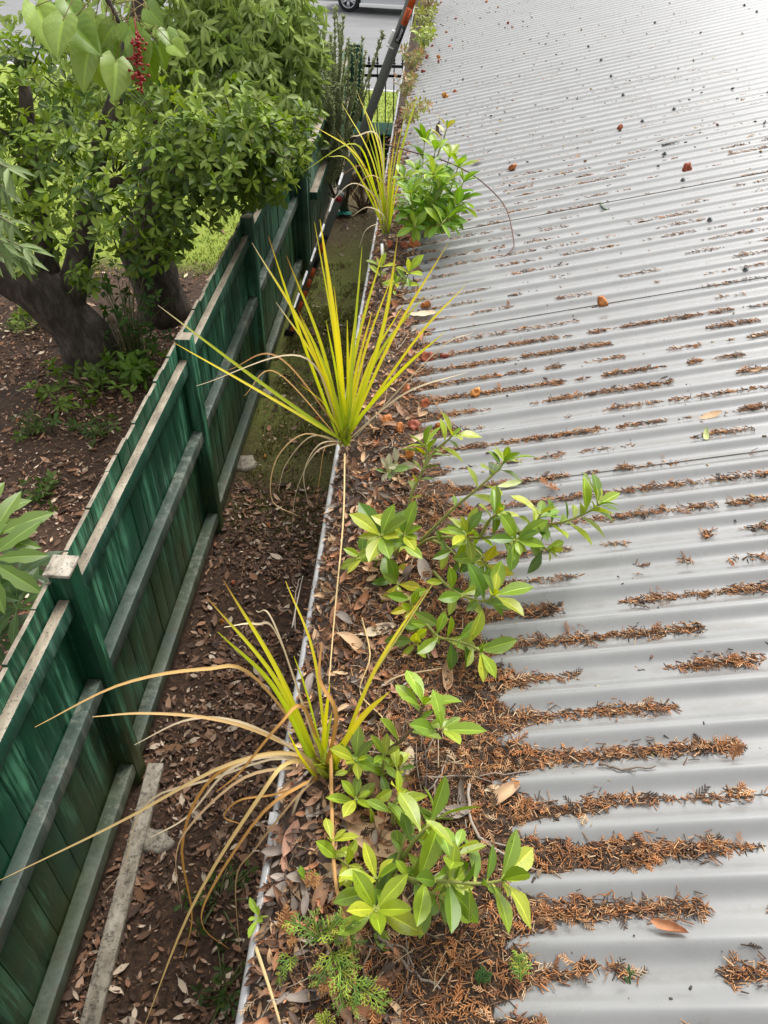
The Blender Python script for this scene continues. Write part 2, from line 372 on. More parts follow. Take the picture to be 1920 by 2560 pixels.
# gutter profile (lip bead, front, bottom, back)
prof = [(.009, -.005), (.006, .0005), (.001, .0005), (-.003, -.004), (-.003, -.010), (.0, -.014), (.0, -.05), (.006, -.095), (.02, -.105), (.115, -.105), (.122, -.095), (.122, -.03)]
mb = MB(); pr = np.array(prof); n_ = len(pr); yy = np.arange(YN, YF+.01, .4)
V = np.concatenate([np.stack([pr[:, 0]+.0016*math.sin(y*2.1), 0*pr[:, 0]+y, pr[:, 1]+.002*math.sin(y*1.3)], 1) for y in yy])
i = (np.arange(n_-1)[None]+np.arange(len(yy)-1)[:, None]*n_).ravel()
mb.add(V, np.stack([i, i+1, i+n_+1, i+n_], 1)); g_ = mb.build('gutter', M['gutter'], house)
s_ = g_.modifiers.new('thick', 'SOLIDIFY'); s_.thickness = .0012
for y in (.62, 2.35, 4.1, 5.9, 7.7):
    mb = MB(); box(mb, -.0065, .0105, y, y+.022, -.05, .0025); mb.build('gutter_joint', M['gutter'], house, False, .002)
mb = MB(); box(mb, .126, .15, YN, YF, -.2, -.01); mb.build('fascia', M['fascia'], house, False)
mb = MB(); box(mb, .152, .6, YN, YF, -.2, -.19); mb.build('soffit', M['fascia'], house, False)
mb = MB()
for z in np.arange(GZ, -.2, .15):
    mb.add([(.6, YN, z), (.6, YF, z), (.618, YF, z+.15), (.618, YN, z+.15)], [(0, 1, 2, 3)])
mb.add([(.62, YN, GZ), (10, YN, GZ), (10, YN, -.3), (5.2, YN, .95), (.62, YN, -.1)], [(0, 1, 2, 3, 4)])
mb.add([(.62, YF, GZ), (10, YF, GZ), (10, YF, -.3), (5.2, YF, .95), (.62, YF, -.1)], [(0, 1, 2, 3, 4)])
mb.build('wall', M['wall'], house, False)
for (px, py) in [(1862, 674), (1772, 548), (1705, 449), (1660, 384), (1602, 299), (1560, 242), (1528, 192), (1682, 271), (1857, 12), (1887, 28), (1918, 46), (1470, 116), (1502, 150), (1640, 60), (1062, 604), (1066, 652)]:
    p = at_r(px, py, 0); mb = MB(); Y = YC0+round((p[1]-YC0)/PER)*PER; z = plane(p[0])
    n3 = nrm([-TP, 0, 1]); c = np.array([p[0], Y, z+.002])
    cyl(mb, c, n3, .0085, .002, 12); cyl(mb, c+n3*.004, n3, .0048, .006, 6); mb.build('roof_screw', M['screw'], house, False)
mb = MB(); tube(mb, [at_r(955, 612, .02), at_r(957, 640, .012)], .006, 8); mb.build('gutter_bracket', M['white'], house)

# ------------------------------------------------------------------ the board fence
XB, XP0, XP1 = -1.39, -1.40, -1.30
posts = [.27, 2.44, 4.61, 6.78]
fence = thing('board_fence', 'tall dark green board fence with worn streaky paint and three rails facing the house', 'fence', (-1.36, 4.5, GZ))
zt = lambda y: -1.345
YJ = 9.45
for b, (ya, yb) in enumerate(zip([-1.9]+posts, posts+[YJ])):
    mb = MB(); y = ya
    while y < yb-.01:
        w = min(.15, yb-y); j = random.uniform(-.004, .004); tz = zt(y)+random.uniform(-.006, .012)
        box(mb, XB-.022+j, XB+j, y+.0015, y+w-.0015, GZ+.02, tz); y += w
    mb.build('board_panel', M['board'], fence, False, .002)
    for nm, z0, z1, d, m_ in (('top_rail', -1.545, -1.45, .058, 'rail_bare'), ('middle_rail', -2.11, -2.02, .075, 'rail'), ('bottom_rail', -2.87, -2.78, .085, 'rail')):
        mb = MB(); box(mb, XB+.005, XB+d, ya+(.055 if b else 0), yb-.055, z0, z1)
        mb.build(nm, M[m_], fence, False, .004)
for y in posts:
    mb = MB(); box(mb, XP0, XP1, y-.052, y+.052, GZ-.1, -1.305); mb.build('post', M['board'], fence, False, .004)
mb = MB(); box(mb, XP0-.012, XP1+.008, 2.44-.066, 2.44+.066, -1.303, -1.285); mb.build('post_cap', M['plank'], fence, False, .003)
# the return where the fence steps in towards the house
fr = thing('fence_return', 'narrow dark green panel where the fence steps in behind the ladder', 'fence panel', (-1.25, YJ, GZ))
mb = MB(); box(mb, -1.5, -1.39, YJ, YJ+.05, GZ, -1.3); box(mb, -1.37, -1.28, YJ, YJ+.05, GZ, -1.32); mb.build('board_panel', M['post_dark'], fr, False, .003)
mb = MB(); box(mb, -1.39, -1.37, YJ-.015, YJ+.05, GZ, -1.31); mb.build('cover_strip', M['far_green'], fr, False, .003)
mb = MB(); box(mb, -1.28, -1.21, YJ-.02, YJ+.08, GZ, -1.22); mb.build('post', M['far_green'], fr, False, .004)
mb = MB(); box(mb, -1.42, -1.2, YJ-.08, YJ+.12, -1.218, -1.195); mb.build('post_cap', M['plank'], fr, False, .004)
YE = 14.3
fb = thing('board_fence', 'faded green board fence beyond the ladder, half hidden by the spiky grey shrub', 'fence', (-1.1, 12, GZ))
mb = MB(); y = YJ+.1
while y < YE-.2: box(mb, -1.22+random.uniform(-.004, .004), -1.20, y+.002, y+.148, GZ+.02, -1.35+random.uniform(-.01, .01)); y += .15
mb.build('board_panel', M['far_green'], fb, False)
for nm, z0, z1 in (('top_rail', -1.54, -1.45), ('middle_rail', -2.11, -2.02), ('bottom_rail', -2.87, -2.78)):
    mb = MB(); box(mb, -1.198, -1.11, YJ+.1, YE-.15, z0, z1); mb.build(nm, M['rail_bare'] if z0 > -2.3 else M['far_green'], fb, False, .003)
pl = thing('gate_post', 'thick dark green box post at the street end of the fence, pale flat top', 'post', (-1.08, YE, GZ))
mb = MB(); box(mb, -1.17, -.93, YE-.12, YE+.12, GZ, -1.31); mb.build('shaft', M['post_dark'], pl, False, .006)
mb = MB(); box(mb, -1.23, -1.172, YE-.05, YE+.1, GZ, -1.36); mb.build('side_board', M['post_dark'], pl, False, .004)
mb = MB(); box(mb, -1.18, -.92, YE-.13, YE+.13, -1.308, -1.285); mb.build('cap', M['rail'], pl, False, .004)
# black iron street fence
ZS = at_y(920, 136, YE)[2]
iron = thing('iron_fence', 'low black iron fence with spear tops closing the side yard at the street', 'fence', (-.2, YE, GZ))
for nm, z in (('top_rail', at_y(940, 165, YE)[2]), ('middle_rail', at_y(940, 189, YE)[2]), ('bottom_rail', -2.85)):
    mb = MB(); box(mb, -.93, .6, YE-.015, YE+.015, z-.02, z+.02); mb.build(nm, M['iron'], iron, False)
for k in range(11):
    x = -.83+k*.135; mb = MB(); tube(mb, [(x, YE, GZ), (x, YE, ZS-.1)], .0095, 8); box(mb, x-.025, x+.025, YE-.012, YE+.012, ZS-.13, ZS-.11)
    tube(mb, [(x, YE, ZS-.11), (x, YE, ZS-.07), (x, YE, ZS)], [.008, .02, .001], 6); mb.build('picket', M['iron'], iron, False)

# ------------------------------------------------------------------ plank on the ground, ladder
a, b = at_z(231, 2540, GZ+.03), at_z(391, 1912, GZ+.03); d = nrm(b-a); s = np.cross(d, [0, 0, 1])
mb = MB(); c0 = (a-d*.5+b)/2; obox(mb, c0, (d, s, (0, 0, 1)), (np.linalg.norm(b-a)/2+.25, .045, .022))
tag(mb.build('timber_plank', M['plank'], None, False, .003), 'long weathered grey timber plank lying on the leaf litter beside the fence', 'plank')

YL = 7.85
f0 = at_y(722, 838, YL); f0[2] = max(f0[2], GZ); top = at_y(1008, 60, YL)
ld = nrm(top-f0); ls = nrm(np.cross([0, 1., 0], ld))      # ls: broad face direction in the ladder's side plane
if ls[0] < 0: ls = -ls
LEN = np.linalg.norm(top-f0)+.75
ladder = thing('ladder', 'dark grey extension ladder with white rungs and orange stickers leaning on the gutter', 'ladder', f0)
Yv = np.array([0, 1., 0])
for k, yo in enumerate((0, .36)):
    mb = MB(); c = f0+ld*LEN/2+Yv*yo; obox(mb, c, (ld, ls, Yv), (LEN/2, .037, .014)); mb.build('stile', M['alu'], ladder, False, .004)
    mb = MB(); c = f0+ld*(LEN*.72)+Yv*yo+ls*-.012-Yv*.0; obox(mb, c+Yv*(-.016 if k == 0 else .016), (ld, ls, Yv), (LEN*.2, .028, .004)); mb.build('sliding_section', M['alu'], ladder, False, .003)
    mb = MB(); obox(mb, f0+Yv*yo+ld*.03, (ld, ls, Yv), (.04, .055, .022)); mb.build('foot', M['black'], ladder, False, .006)
for k in range(int(LEN/.28)):
    mb = MB(); c = f0+ld*(.32+k*.28)+Yv*.18-ls*(.043 if k < 6 else .01); obox(mb, c, (ld, ls, Yv), (.02, .013, .18)); mb.build('rung', M['rung'], ladder, False, .004)
# stickers on the face turned to the camera
def sticker(u0, u1, w0, w1, m_, lift=.0165, nm='sticker'):
    mb = MB(); c = f0+ld*(u0+u1)/2+ls*(w0+w1)/2-Yv*lift; obox(mb, c, (ld, ls, Yv), ((u1-u0)/2, (w1-w0)/2, .0012)); return mb.build(nm, m_, ladder, False)
def lu(px, py): return float(np.dot(at_y(px, py, YL)-f0, ld))
ut = lu(1020, 20)
sticker(lu(999, 57), lu(1018, 16), -.022, .032, M['orange'], .0225); sticker(lu(1019, 14), lu(1024, 0)+.3, -.022, .032, M['orange'], .0225)
sticker(lu(988, 103), lu(1001, 62), -.02, .03, M['black'], .0225)
for (p, q) in [((772, 690), (783, 668)), ((760, 714), (770, 694)), ((750, 738), (757, 722)), ((735, 770), (745, 748)), ((795, 630), (805, 603)), ((717, 830), (723, 812))]:
    sticker(lu(*p), lu(*q), -.012, .03, M['orange'])
for (p, q) in [((775, 662), (792, 632)), ((724, 795), (733, 772)), ((820, 600), (824, 590))]: sticker(lu(*p), lu(*q), -.012, .03, M['black'])
sticker(lu(839, 500), lu(846, 488), -.03, .03, M['red']); sticker(lu(846, 487), lu(853, 475), -.03, .03, M['rung'])
def lettering(txt, u0, u1, h, m_, lift):
    cu = bpy.data.curves.new('t', 'FONT'); cu.body = txt; cu.size = 1; cu.align_x = 'CENTER'; cu.align_y = 'CENTER'; cu.extrude = .01
    to = bpy.data.objects.new('t', cu); COL.objects.link(to); bpy.context.view_layer.update()
    me = bpy.data.meshes.new_from_object(to.evaluated_get(bpy.context.evaluated_depsgraph_get())); bpy.data.objects.remove(to)
    co = np.array([v.co[:] for v in me.vertices]); wd = np.ptp(co[:, 0]); sx = (u1-u0)/wd
    c = f0+ld*(u0+u1)/2+ls*.005-Yv*lift
    V = c+ld*(co[:, :1]*sx)+(-ls)*(co[:, 1:2]*h)-Yv*(co[:, 2:3]*.04)-np.array(ladder['_o'])
    me.vertices.foreach_set('co', V.astype(np.float32).ravel()); me.materials.append(m_); me.update()
    o = bpy.data.objects.new('lettering', me); COL.objects.link(o); o.parent = ladder
lettering('WARNING', lu(1001, 52), lu(1016, 20), .042, M['black'], .0245)
lettering('Prowar', lu(990, 100), lu(1000, 66), .04, M['lettering'], .0245)
mb = MB(); u = lu(985, 95); obox(mb, f0+ld*u-ls*.055-Yv*.01, (ld, ls, Yv), (.055, .016, .02)); mb.build('lock_lever', M['white'], ladder, False, .006)
mb = MB(); obox(mb, f0+ld*(u-.075)-ls*.04-Yv*.022, (ls, ld, Yv), (.035, .006, .004)); mb.build('lock_hook', M['white'], ladder, False, .002)
mb = MB(); cyl(mb, f0+ld*lu(949, 205)-Yv*.0165, Yv, .013, .006, 16); mb.build('rivet', M['rung'], ladder)

# ------------------------------------------------------------------ silver car parked on the far side of the road
WX = CARP[0]; CY = CARP[1]; CZ = RZ
car = thing('parked_car', 'silver car parked across the road, only its lower side and one wheel in view', 'car', (WX, CY, CZ)); car.rotation_euler.z = -.22
def car_prof(pts, y0, y1, m_, nm, bev=.03):
    mb = MB(); P = np.array(pts); n = len(P)
    V = np.concatenate([np.stack([P[:, 0], 0*P[:, 0]+y0, P[:, 1]], 1), np.stack([P[:, 0], 0*P[:, 0]+y1, P[:, 1]], 1)])
    F = [tuple(range(n)), tuple(range(2*n-1, n-1, -1))]+[(i, i+n, (i+1) % n+n, (i+1) % n) for i in range(n)]
    mb.add(V, F); return mb.build(nm, m_, car, False, bev)
def arch(cx, r=.40, n=9): return [(cx+r*math.cos(t), CZ+.34+r*math.sin(t)) for t in np.linspace(0, math.pi, n)]
WB = 2.8
x0 = WX-.9; x1 = WX+WB+.95
low = [(x1-.02, CZ+.35)]+[(x1, CZ+.6), (x1-.03, CZ+.95), (x1-.1, CZ+1.05), (WX+.35, CZ+1.05), (x0+.2, CZ+.98), (x0+.03, CZ+.8), (x0, CZ+.5), (x0+.06, CZ+.32)]
low += [p for p in reversed(arch(WX))]+[(WX+.41, CZ+.25), (WX+WB-.41, CZ+.25)]+[p for p in reversed(arch(WX+WB))]
car_prof(low, CY, CY+1.8, M['silver'], 'body', .04)
car_prof([(WX+.5, CZ+1.04), (WX+1.15, CZ+1.62), (WX+2.9, CZ+1.66), (x1-.12, CZ+1.05)], CY+.12, CY+1.68, M['silver'], 'cabin', .06)
for a_, b_, c_, d_ in ((.72, 1.22, 1.85, 1.85), (1.92, 1.92, 2.95, 2.8)):
    car_prof([(WX+a_, CZ+1.08), (WX+b_, CZ+1.54), (WX+d_, CZ+1.57), (WX+c_, CZ+1.08)], CY+.112, CY+.13, M['glass'], 'side_window', .004)
car_prof([(WX+.42, CZ+.19), (WX+.42, CZ+.29), (WX+WB-.42, CZ+.29), (WX+WB-.42, CZ+.19)], CY-.16, CY+.05, M['white'], 'side_step', .01)
for xx in (WX+.75, WX+1.88, WX+2.55): car_prof([(xx, CZ+.36), (xx, CZ+1.0), (xx+.012, CZ+1.0), (xx+.012, CZ+.36)], CY-.002, CY+.01, M['trim'], 'door_seam', 0)
for xx in (WX+1.6, WX+2.3):car_prof([(xx, CZ+.88), (xx, CZ+.92), (xx+.18, CZ+.92), (xx+.18, CZ+.88)], CY-.03, CY-.004, M['silver'], 'door_handle', .008)
car_prof([(x0+.03, CZ+.68), (x0+.06, CZ+.82), (x0+.4, CZ+.86), (x0+.3, CZ+.7)], CY-.004, CY+.3, M['glass'], 'headlight', .01)
car_prof([(x1-.12, CZ+.75), (x1-.1, CZ+1.0), (x1+.004, CZ+.96), (x1+.006, CZ+.75)], CY-.004, CY+.3, M['lamp'], 'tail_light', .01)
for wx in (WX, WX+WB):
    for wy, sgn in ((CY+.1, -1), (CY+1.7, 1)):
        w = MB(); R0 = .36; prof2 = [(.23, -.1), (.33, -.11), (.355, -.08), (.36, 0), (.355, .08), (.33, .11), (.23, .1)]
        n = 40; V = [(wx+r*math.cos(2*math.pi*k/n), wy+q, CZ+R0+r*math.sin(2*math.pi*k/n)) for r, q in prof2 for k in range(n)]
        F = [(i*n+k, i*n+(k+1) % n, (i+1)*n+(k+1) % n, (i+1)*n+k) for i in range(6) for k in range(n)]
        w.add(V, F); wh = w.build('wheel', M['tyre'], car)
        w = MB(); yo = wy+sgn*.1; c = np.array([wx, yo, CZ+R0])
        for k in range(10):
            t = 2*math.pi*k/10+.15*(1 if k % 2 else -1); dd = np.array([math.cos(t), 0, math.sin(t)]); obox(w, c+dd*.135, (dd, (0, 1, 0), np.cross(dd, [0, 1, 0])), (.11, .012, .021))
        cyl(w, c, (0, 1, 0), .06, .03, 20)
        V = [(wx+r*math.cos(2*math.pi*k/n), yo+q*sgn, CZ+R0+r*math.sin(2*math.pi*k/n)) for r, q in ((.225, -.06), (.225, .012), (.25, .012), (.25, -.03)) for k in range(n)]
        w.add(V, [(i*n+k, i*n+(k+1) % n, (i+1)*n+(k+1) % n, (i+1)*n+k) for i in range(3) for k in range(n)])
        V = [(wx, wy, CZ+R0)]+[(wx+.235*math.cos(2*math.pi*k/n), wy+sgn*.03, CZ+R0+.235*math.sin(2*math.pi*k/n)) for k in range(n)]
        r_ = w.build('rim', M['rim'], wh, False)
        w = MB(); w.add(V, [(0, k+1, (k+1) % n+1) for k in range(n)]); w.build('brake_disc', M['trim'], wh, False)

# ================================================================== WHAT LIES IN THE GUTTER AND ON THE ROOF
_bp = [(1290, 2560), (1300, 2440), (1315, 2280), (1330, 2150), (1335, 2050), (1290, 1960), (1290, 1850), (1290, 1750), (1260, 1680), (1230, 1600), (1190, 1500), (1170, 1400), (1150, 1300), (1120, 1200), (1110, 1100), (1090, 1000), (1065, 900), (1045, 800), (1020, 700), (1040, 600), (1060, 555), (1010, 500), (1015, 400), (1010, 300), (1045, 200), (1078, 100), (1085, 0)]
_bw = np.array([at_r(*p) for p in _bp])
def xb(Y): return np.interp(Y, _bw[:, 1], _bw[:, 0])
def dth(X, Y):                                        # height of the debris over the crest plane
    B = xb(Y)-.035+.05*(fbm(Y*9, X*0+3)-.5); u = (X-B)
    near = np.clip(1.6-Y, .25, 1)
    d = np.where(u < 0, .004+.012*np.clip(-u/.12, 0, 1), -.055*np.clip(u/.12, 0, 1)*.35)
    tail = -.0180+.0125*np.exp(-np.clip(u, 0, 9)/(.16*near))*near
    d = np.where(u > 0, np.maximum(d-.001-.05*np.clip(u, 0, .4)*np.clip(Y-2, 0, 1), tail), d)
    patch = fbm(X*13+5, np.round((Y-YC0)/PER-.5)*3.7)
    d = d+np.where(u > .02, (patch-.62)*.024*np.clip(u/.1, 0, 1)*np.clip(1.45-.22*Y, .35, 1.15), 0)
    d = d+(fbm(X*45, Y*45)-.5)*.012
    gut = np.clip((X-.0)/.07, 0, 1)
    return np.where(X < .07, d*gut+(1-gut)*(-.006-plane(X)+(fbm(X*40, Y*25)-.5)*.016), d)
def ztop(X, Y):
    X = np.asarray(X, float); Y = np.asarray(Y, float)
    zd = plane(X)+dth(X, Y); zr_ = np.where(X > XE, zroof(X, Y), -9)
    return np.maximum(zd, zr_), zd-zr_
xs = np.arange(.004, 1.6, .0075); ys = np.concatenate([np.arange(-.05, 2.2, .0075), np.arange(2.2, 9.6, .016)])
X, Y = np.meshgrid(xs, ys); Z = plane(X)+dth(X, Y); ok = (Z > np.where(X > XE, zroof(X, Y), -9)-.004)
n_ = len(xs); i = (np.arange(n_-1)[None]+np.arange(len(ys)-1)[:, None]*n_).ravel()
okf = ok.ravel(); q = okf[i] & okf[i+1] & okf[i+n_] & okf[i+n_+1]; i = i[q]
F = np.stack([i, i+1, i+n_+1, i+n_], 1); used = np.unique(F); rm = np.full(X.size, -1); rm[used] = np.arange(len(used))
mb = MB(); mb.add(np.stack([X.ravel(), Y.ravel(), Z.ravel()], 1)[used], rm[F])
kind(mb.build('gutter_debris', M['debris']), 'stuff', 'dark rotting leaf debris filling the gutter and the roof channels', 'debris')

# conifer needle bits: short prisms, many joined into little fronds
NC = [(.46, .20, .07), (.50, .25, .10), (.40, .17, .065), (.46, .22, .09), (.30, .13, .06), (.52, .31, .16), (.20, .105, .06), (.07, .045, .03), (.58, .42, .26), (.36, .19, .09), (.11, .07, .05), (.09, .06, .045)]
tr = np.array([[0, -1, -.6], [0, 1, -.6], [0, 0, 1], [1, -.7, -.4], [1, .7, -.4], [1, 0, .7]]); TF = np.array([(0, 1, 4, 3), (1, 2, 5, 4), (2, 0, 3, 5)])
NT = (tr, TF, np.array([.85, .85, 1.1, .95, .95, 1.2]))
def needles(mb, P, f, L, W, col):
    u = np.tile([0, 0, 1.], (len(P), 1))+rng.normal(0, .3, (len(P), 3))
    V, Fc, rb = NT; f = nrm(f); s = nrm(np.cross(u, f)); u = np.cross(f, s)
    A = P[:, None]+f[:, None]*(V[None, :, 0:1]*L[:, None, None])+(s[:, None]*V[None, :, 1:2]+u[:, None]*V[None, :, 2:3])*W[:, None, None]
    FF = (Fc[None]+(np.arange(len(P))*6)[:, None, None]).reshape(-1, 4)
    mb.add(A.reshape(-1, 3), FF, (col[:, None]*rb[None, :, None]).reshape(-1, 3))
def sample_debris(n, y0, y1, xmax, p=1.):
    Yq = y0+(y1-y0)*rng.random(n)**p; Xq = rng.random(n)*xmax
    z, over = ztop(Xq, Yq); k = over > -.0015
    return Xq[k], Yq[k], z[k]
mb = MB()
def frond_field(n, y0, y1, xmax, frac):
    x, y, z = sample_debris(n, y0, y1, xmax)
    # fewer needles close to the lip where broad dead leaves lie
    k = rng.random(len(x)) < np.clip(.12+(x-.05)/.17, .1, 1); x, y, z = x[k], y[k], z[k]
    N = len(x); th = rng.random(N)*2*np.pi; f = np.stack([np.cos(th), np.sin(th), rng.normal(0, .28, N)], 1)
    P = np.stack([x, y, z+rng.random(N)*.005], 1); col = pick(NC, N, .22)
    isf = rng.random(N) < frac; a = ~isf
    needles(mb, P[a], f[a], rng.uniform(.006, .017, a.sum()), rng.uniform(.0006, .0011, a.sum()), col[a])
    P, f, col = P[isf], nrm(f[isf]), col[isf]; n = len(P); Lf = rng.uniform(.014, .028, n)
    needles(mb, P, f, Lf, np.full(n, .0009), col)
    s = nrm(np.cross(f, [0, 0, 1.]))
    for k in range(9):
        t = .1+.1*k; sg = 1 if k % 2 else -1; dd = f*.75+s*sg*.65+rng.normal(0, .1, (n, 3))
        needles(mb, P+f*(Lf*t)[:, None]+[0, 0, .0006], dd, Lf*(.42-.25*t)*rng.uniform(.7, 1.2, n), np.full(n, .0009), col*rng.uniform(.8, 1.2, (n, 1)))
frond_field(70000, .2, 1.35, 1.25, .10)
frond_field(42000, 1.35, 3.3, 1.6, .08)
frond_field(9000, 3.3, 8.5, 1.0, .05)
def strips(y0, y1, dens, x1):
    for j in range(int((y0-YC0)/PER)-1, int((y1-YC0)/PER)+1):
        Yt = YC0+(j+.5)*PER
        if not y0 < Yt < y1: continue
        B = float(xb(Yt)); N = int(dens*(x1-B+.1)*rng.uniform(.75, 1.25)); xx = B-.1+rng.random(N)*(x1-B+.1)
        q = vnoise(xx*9+j*3.3, np.full(N, j*7.7))*.62+vnoise(xx*31+j, np.full(N, j*1.9))*.38; th_ = .355-.07*(Yt < .95)+.11*np.clip((xx-B)/.5, 0, 1)-.12*np.exp(-np.clip(xx-B, 0, 9)/.12); w = np.clip((q-th_)/.16, 0, 1)
        k = rng.random(N) < w; xx = xx[k]; w = w[k]; n = len(xx)
        yy = Yt+.002+rng.normal(0, 1, n)*(.0035+.0075*w*rng.random(n))*(.82 if Yt < 1 else .55); z = np.maximum(zroof(xx, yy), plane(xx)-.0125)+.001+rng.random(n)*.006*w
        fr_ = rng.random(n) < .035; th = rng.normal(0, .75, n); f = np.stack([np.cos(th), np.sin(th), rng.normal(0, .22, n)], 1); P = np.stack([xx, yy, z], 1); c = pick(NC, n, .22); L = rng.uniform(.006, .017, n)
        needles(mb, P-f*(L*.5)[:, None], f, L, rng.uniform(.0006, .0011, n), c)
        P, f, c = P[fr_], nrm(f[fr_]), c[fr_]; n = len(P); Lf = rng.uniform(.016, .028, n); s = nrm(np.cross(f, [0, 0, 1.]))
        for k in range(8):
            t = .1+.11*k; needles(mb, P+f*(Lf*t)[:, None]+[0, 0, .001], f*.75+s*(1 if k % 2 else -1)*.65, Lf*(.4-.22*t), np.full(n, .0009), c)
strips(.2, 1.0, 2600, 1.0); strips(1.0, 2.0, 1050, 1.6); strips(2.0, 3.4, 400, 1.9); strips(3.4, 5, 80, 1.6)
kind(mb.build('conifer_needles', M['dry'], None, False), 'stuff', 'rust brown conifer needles strewn over the debris and along the roof channels', 'needles')
# crumbs and seeds loose on the roof
mb = MB(); n = 2600; Yq = .25+7.5*rng.random(n)**1.15; Xq = .1+1.9*rng.random(n)**1.3; Yq[:900] = rng.uniform(3.2, 8.5, 900); Xq[:900] = rng.uniform(.1, 2.2, 900)*rng.random(900)**.6; z = zroof(Xq, Yq); P = np.stack([Xq, Yq, z+.0012], 1); th = rng.random(n)*6.28
L = rng.lognormal(math.log(.0036), .5, n); L[:900] *= 2.6; L = np.minimum(L, .011)
needles(mb, P, np.stack([np.cos(th), np.sin(th), 0*th], 1), L, L*rng.uniform(.2, .45, n), pick([(.06, .045, .03), (.04, .035, .03), (.2, .09, .04), (.4, .3, .15), (.1, .07, .04)], n, .2))
kind(mb.build('roof_crumbs', M['dry'], None, False), 'stuff', 'tiny dark crumbs and seeds scattered over the grey roof', 'crumbs')

# ---------------------------------------------------------------- dead leaves
def curl_leaf(w, bend, roll, twist, n=9, m_=5, seed=0, notch=0):
    r = random.Random(seed); V = []
    for i in range(n):
        t = i/(n-1); hw = w*.5*math.sin(math.pi*min(1, t**.8))**.8+.004
        for j in range(m_):
            v = (j/(m_-1)-.5)*2; a = v*roll*(.5+.5*t); x = t-.5; y = hw*(math.sin(a)/roll if roll else v); zz = hw*(1-math.cos(a))/max(roll, .1)
            x2 = math.sin(bend*x)/bend if bend else x; z2 = (1-math.cos(bend*x))/bend if bend else 0
            tw = twist*x; y, zz = y*math.cos(tw)-zz*math.sin(tw), y*math.sin(tw)+zz*math.cos(tw)
            V.append((x2, y+r.uniform(-1, 1)*.012, z2+zz+r.uniform(-1, 1)*.015))
    F = np.array([(i*m_+j, i*m_+j+1, (i+1)*m_+j+1, (i+1)*m_+j) for i in range(n-1) for j in range(m_-1)])
    rb = np.array([1.15 if j == m_//2 else .95+.08*(abs(j-m_//2) == 1) for i in range(n) for j in range(m_)])
    V = np.array(V); V[:, 2] -= V[:, 2].min(); st = np.array([(-.5, -.012, 0), (-.5, .012, 0), (-.68, .01, .03), (-.68, -.006, .03)])
    st[:, 2] += V[:m_, 2].mean(); F2 = np.vstack([F, [[len(V), len(V)+1, len(V)+2, len(V)+3]]])
    return np.vstack([V, st]), F2, np.concatenate([rb, [1]*4])
DL = [curl_leaf(.52, .7, .9, .5, seed=1), curl_leaf(.48, 1.7, 1.5, .7, seed=2), curl_leaf(.58, 1.2, 2.1, -.8, seed=3), curl_leaf(.46, -1.1, 1.2, 1.1, seed=4), curl_leaf(.55, .4, .5, .25, seed=5), curl_leaf(.44, 2.4, 2.3, .6, seed=6)]
DC = {'tan': (.50, .33, .19), 'brown': (.30, .17, .10), 'rust': (.42, .20, .10), 'grey': (.30, .25, .21), 'cream': (.62, .50, .34), 'dark': (.09, .06, .045), 'pale green': (.45, .5, .22), 'green': (.05, .12, .02), 'yellow': (.55, .5, .2), 'pink': (.45, .25, .17)}
_dm = {}
def leaf_mesh(v, c):
    if (v, c) not in _dm:
        V, F, rb = DL[v]; mb = MB(); cc = np.array(DC[c]); mb.add(V, F, cc*rb[:, None]*np.random.default_rng(v).normal(1, .1, (len(V), 1)))
        o = mb.build('dead_leaf', M['dry']); _dm[v, c] = o.data; bpy.data.objects.remove(o)
    return _dm[v, c]
def dead_leaf(p, L, v, c, rz, label, group=None, tilt=(0, 0), name='dead_leaf', cat='leaf'):
    o = bpy.data.objects.new(name, leaf_mesh(v, c)); COL.objects.link(o); o.location = [float(a) for a in p]; o.scale = (L, L, L)
    o.rotation_euler = (tilt[0], tilt[1]-.22, rz); return tag(o, label, cat, group)
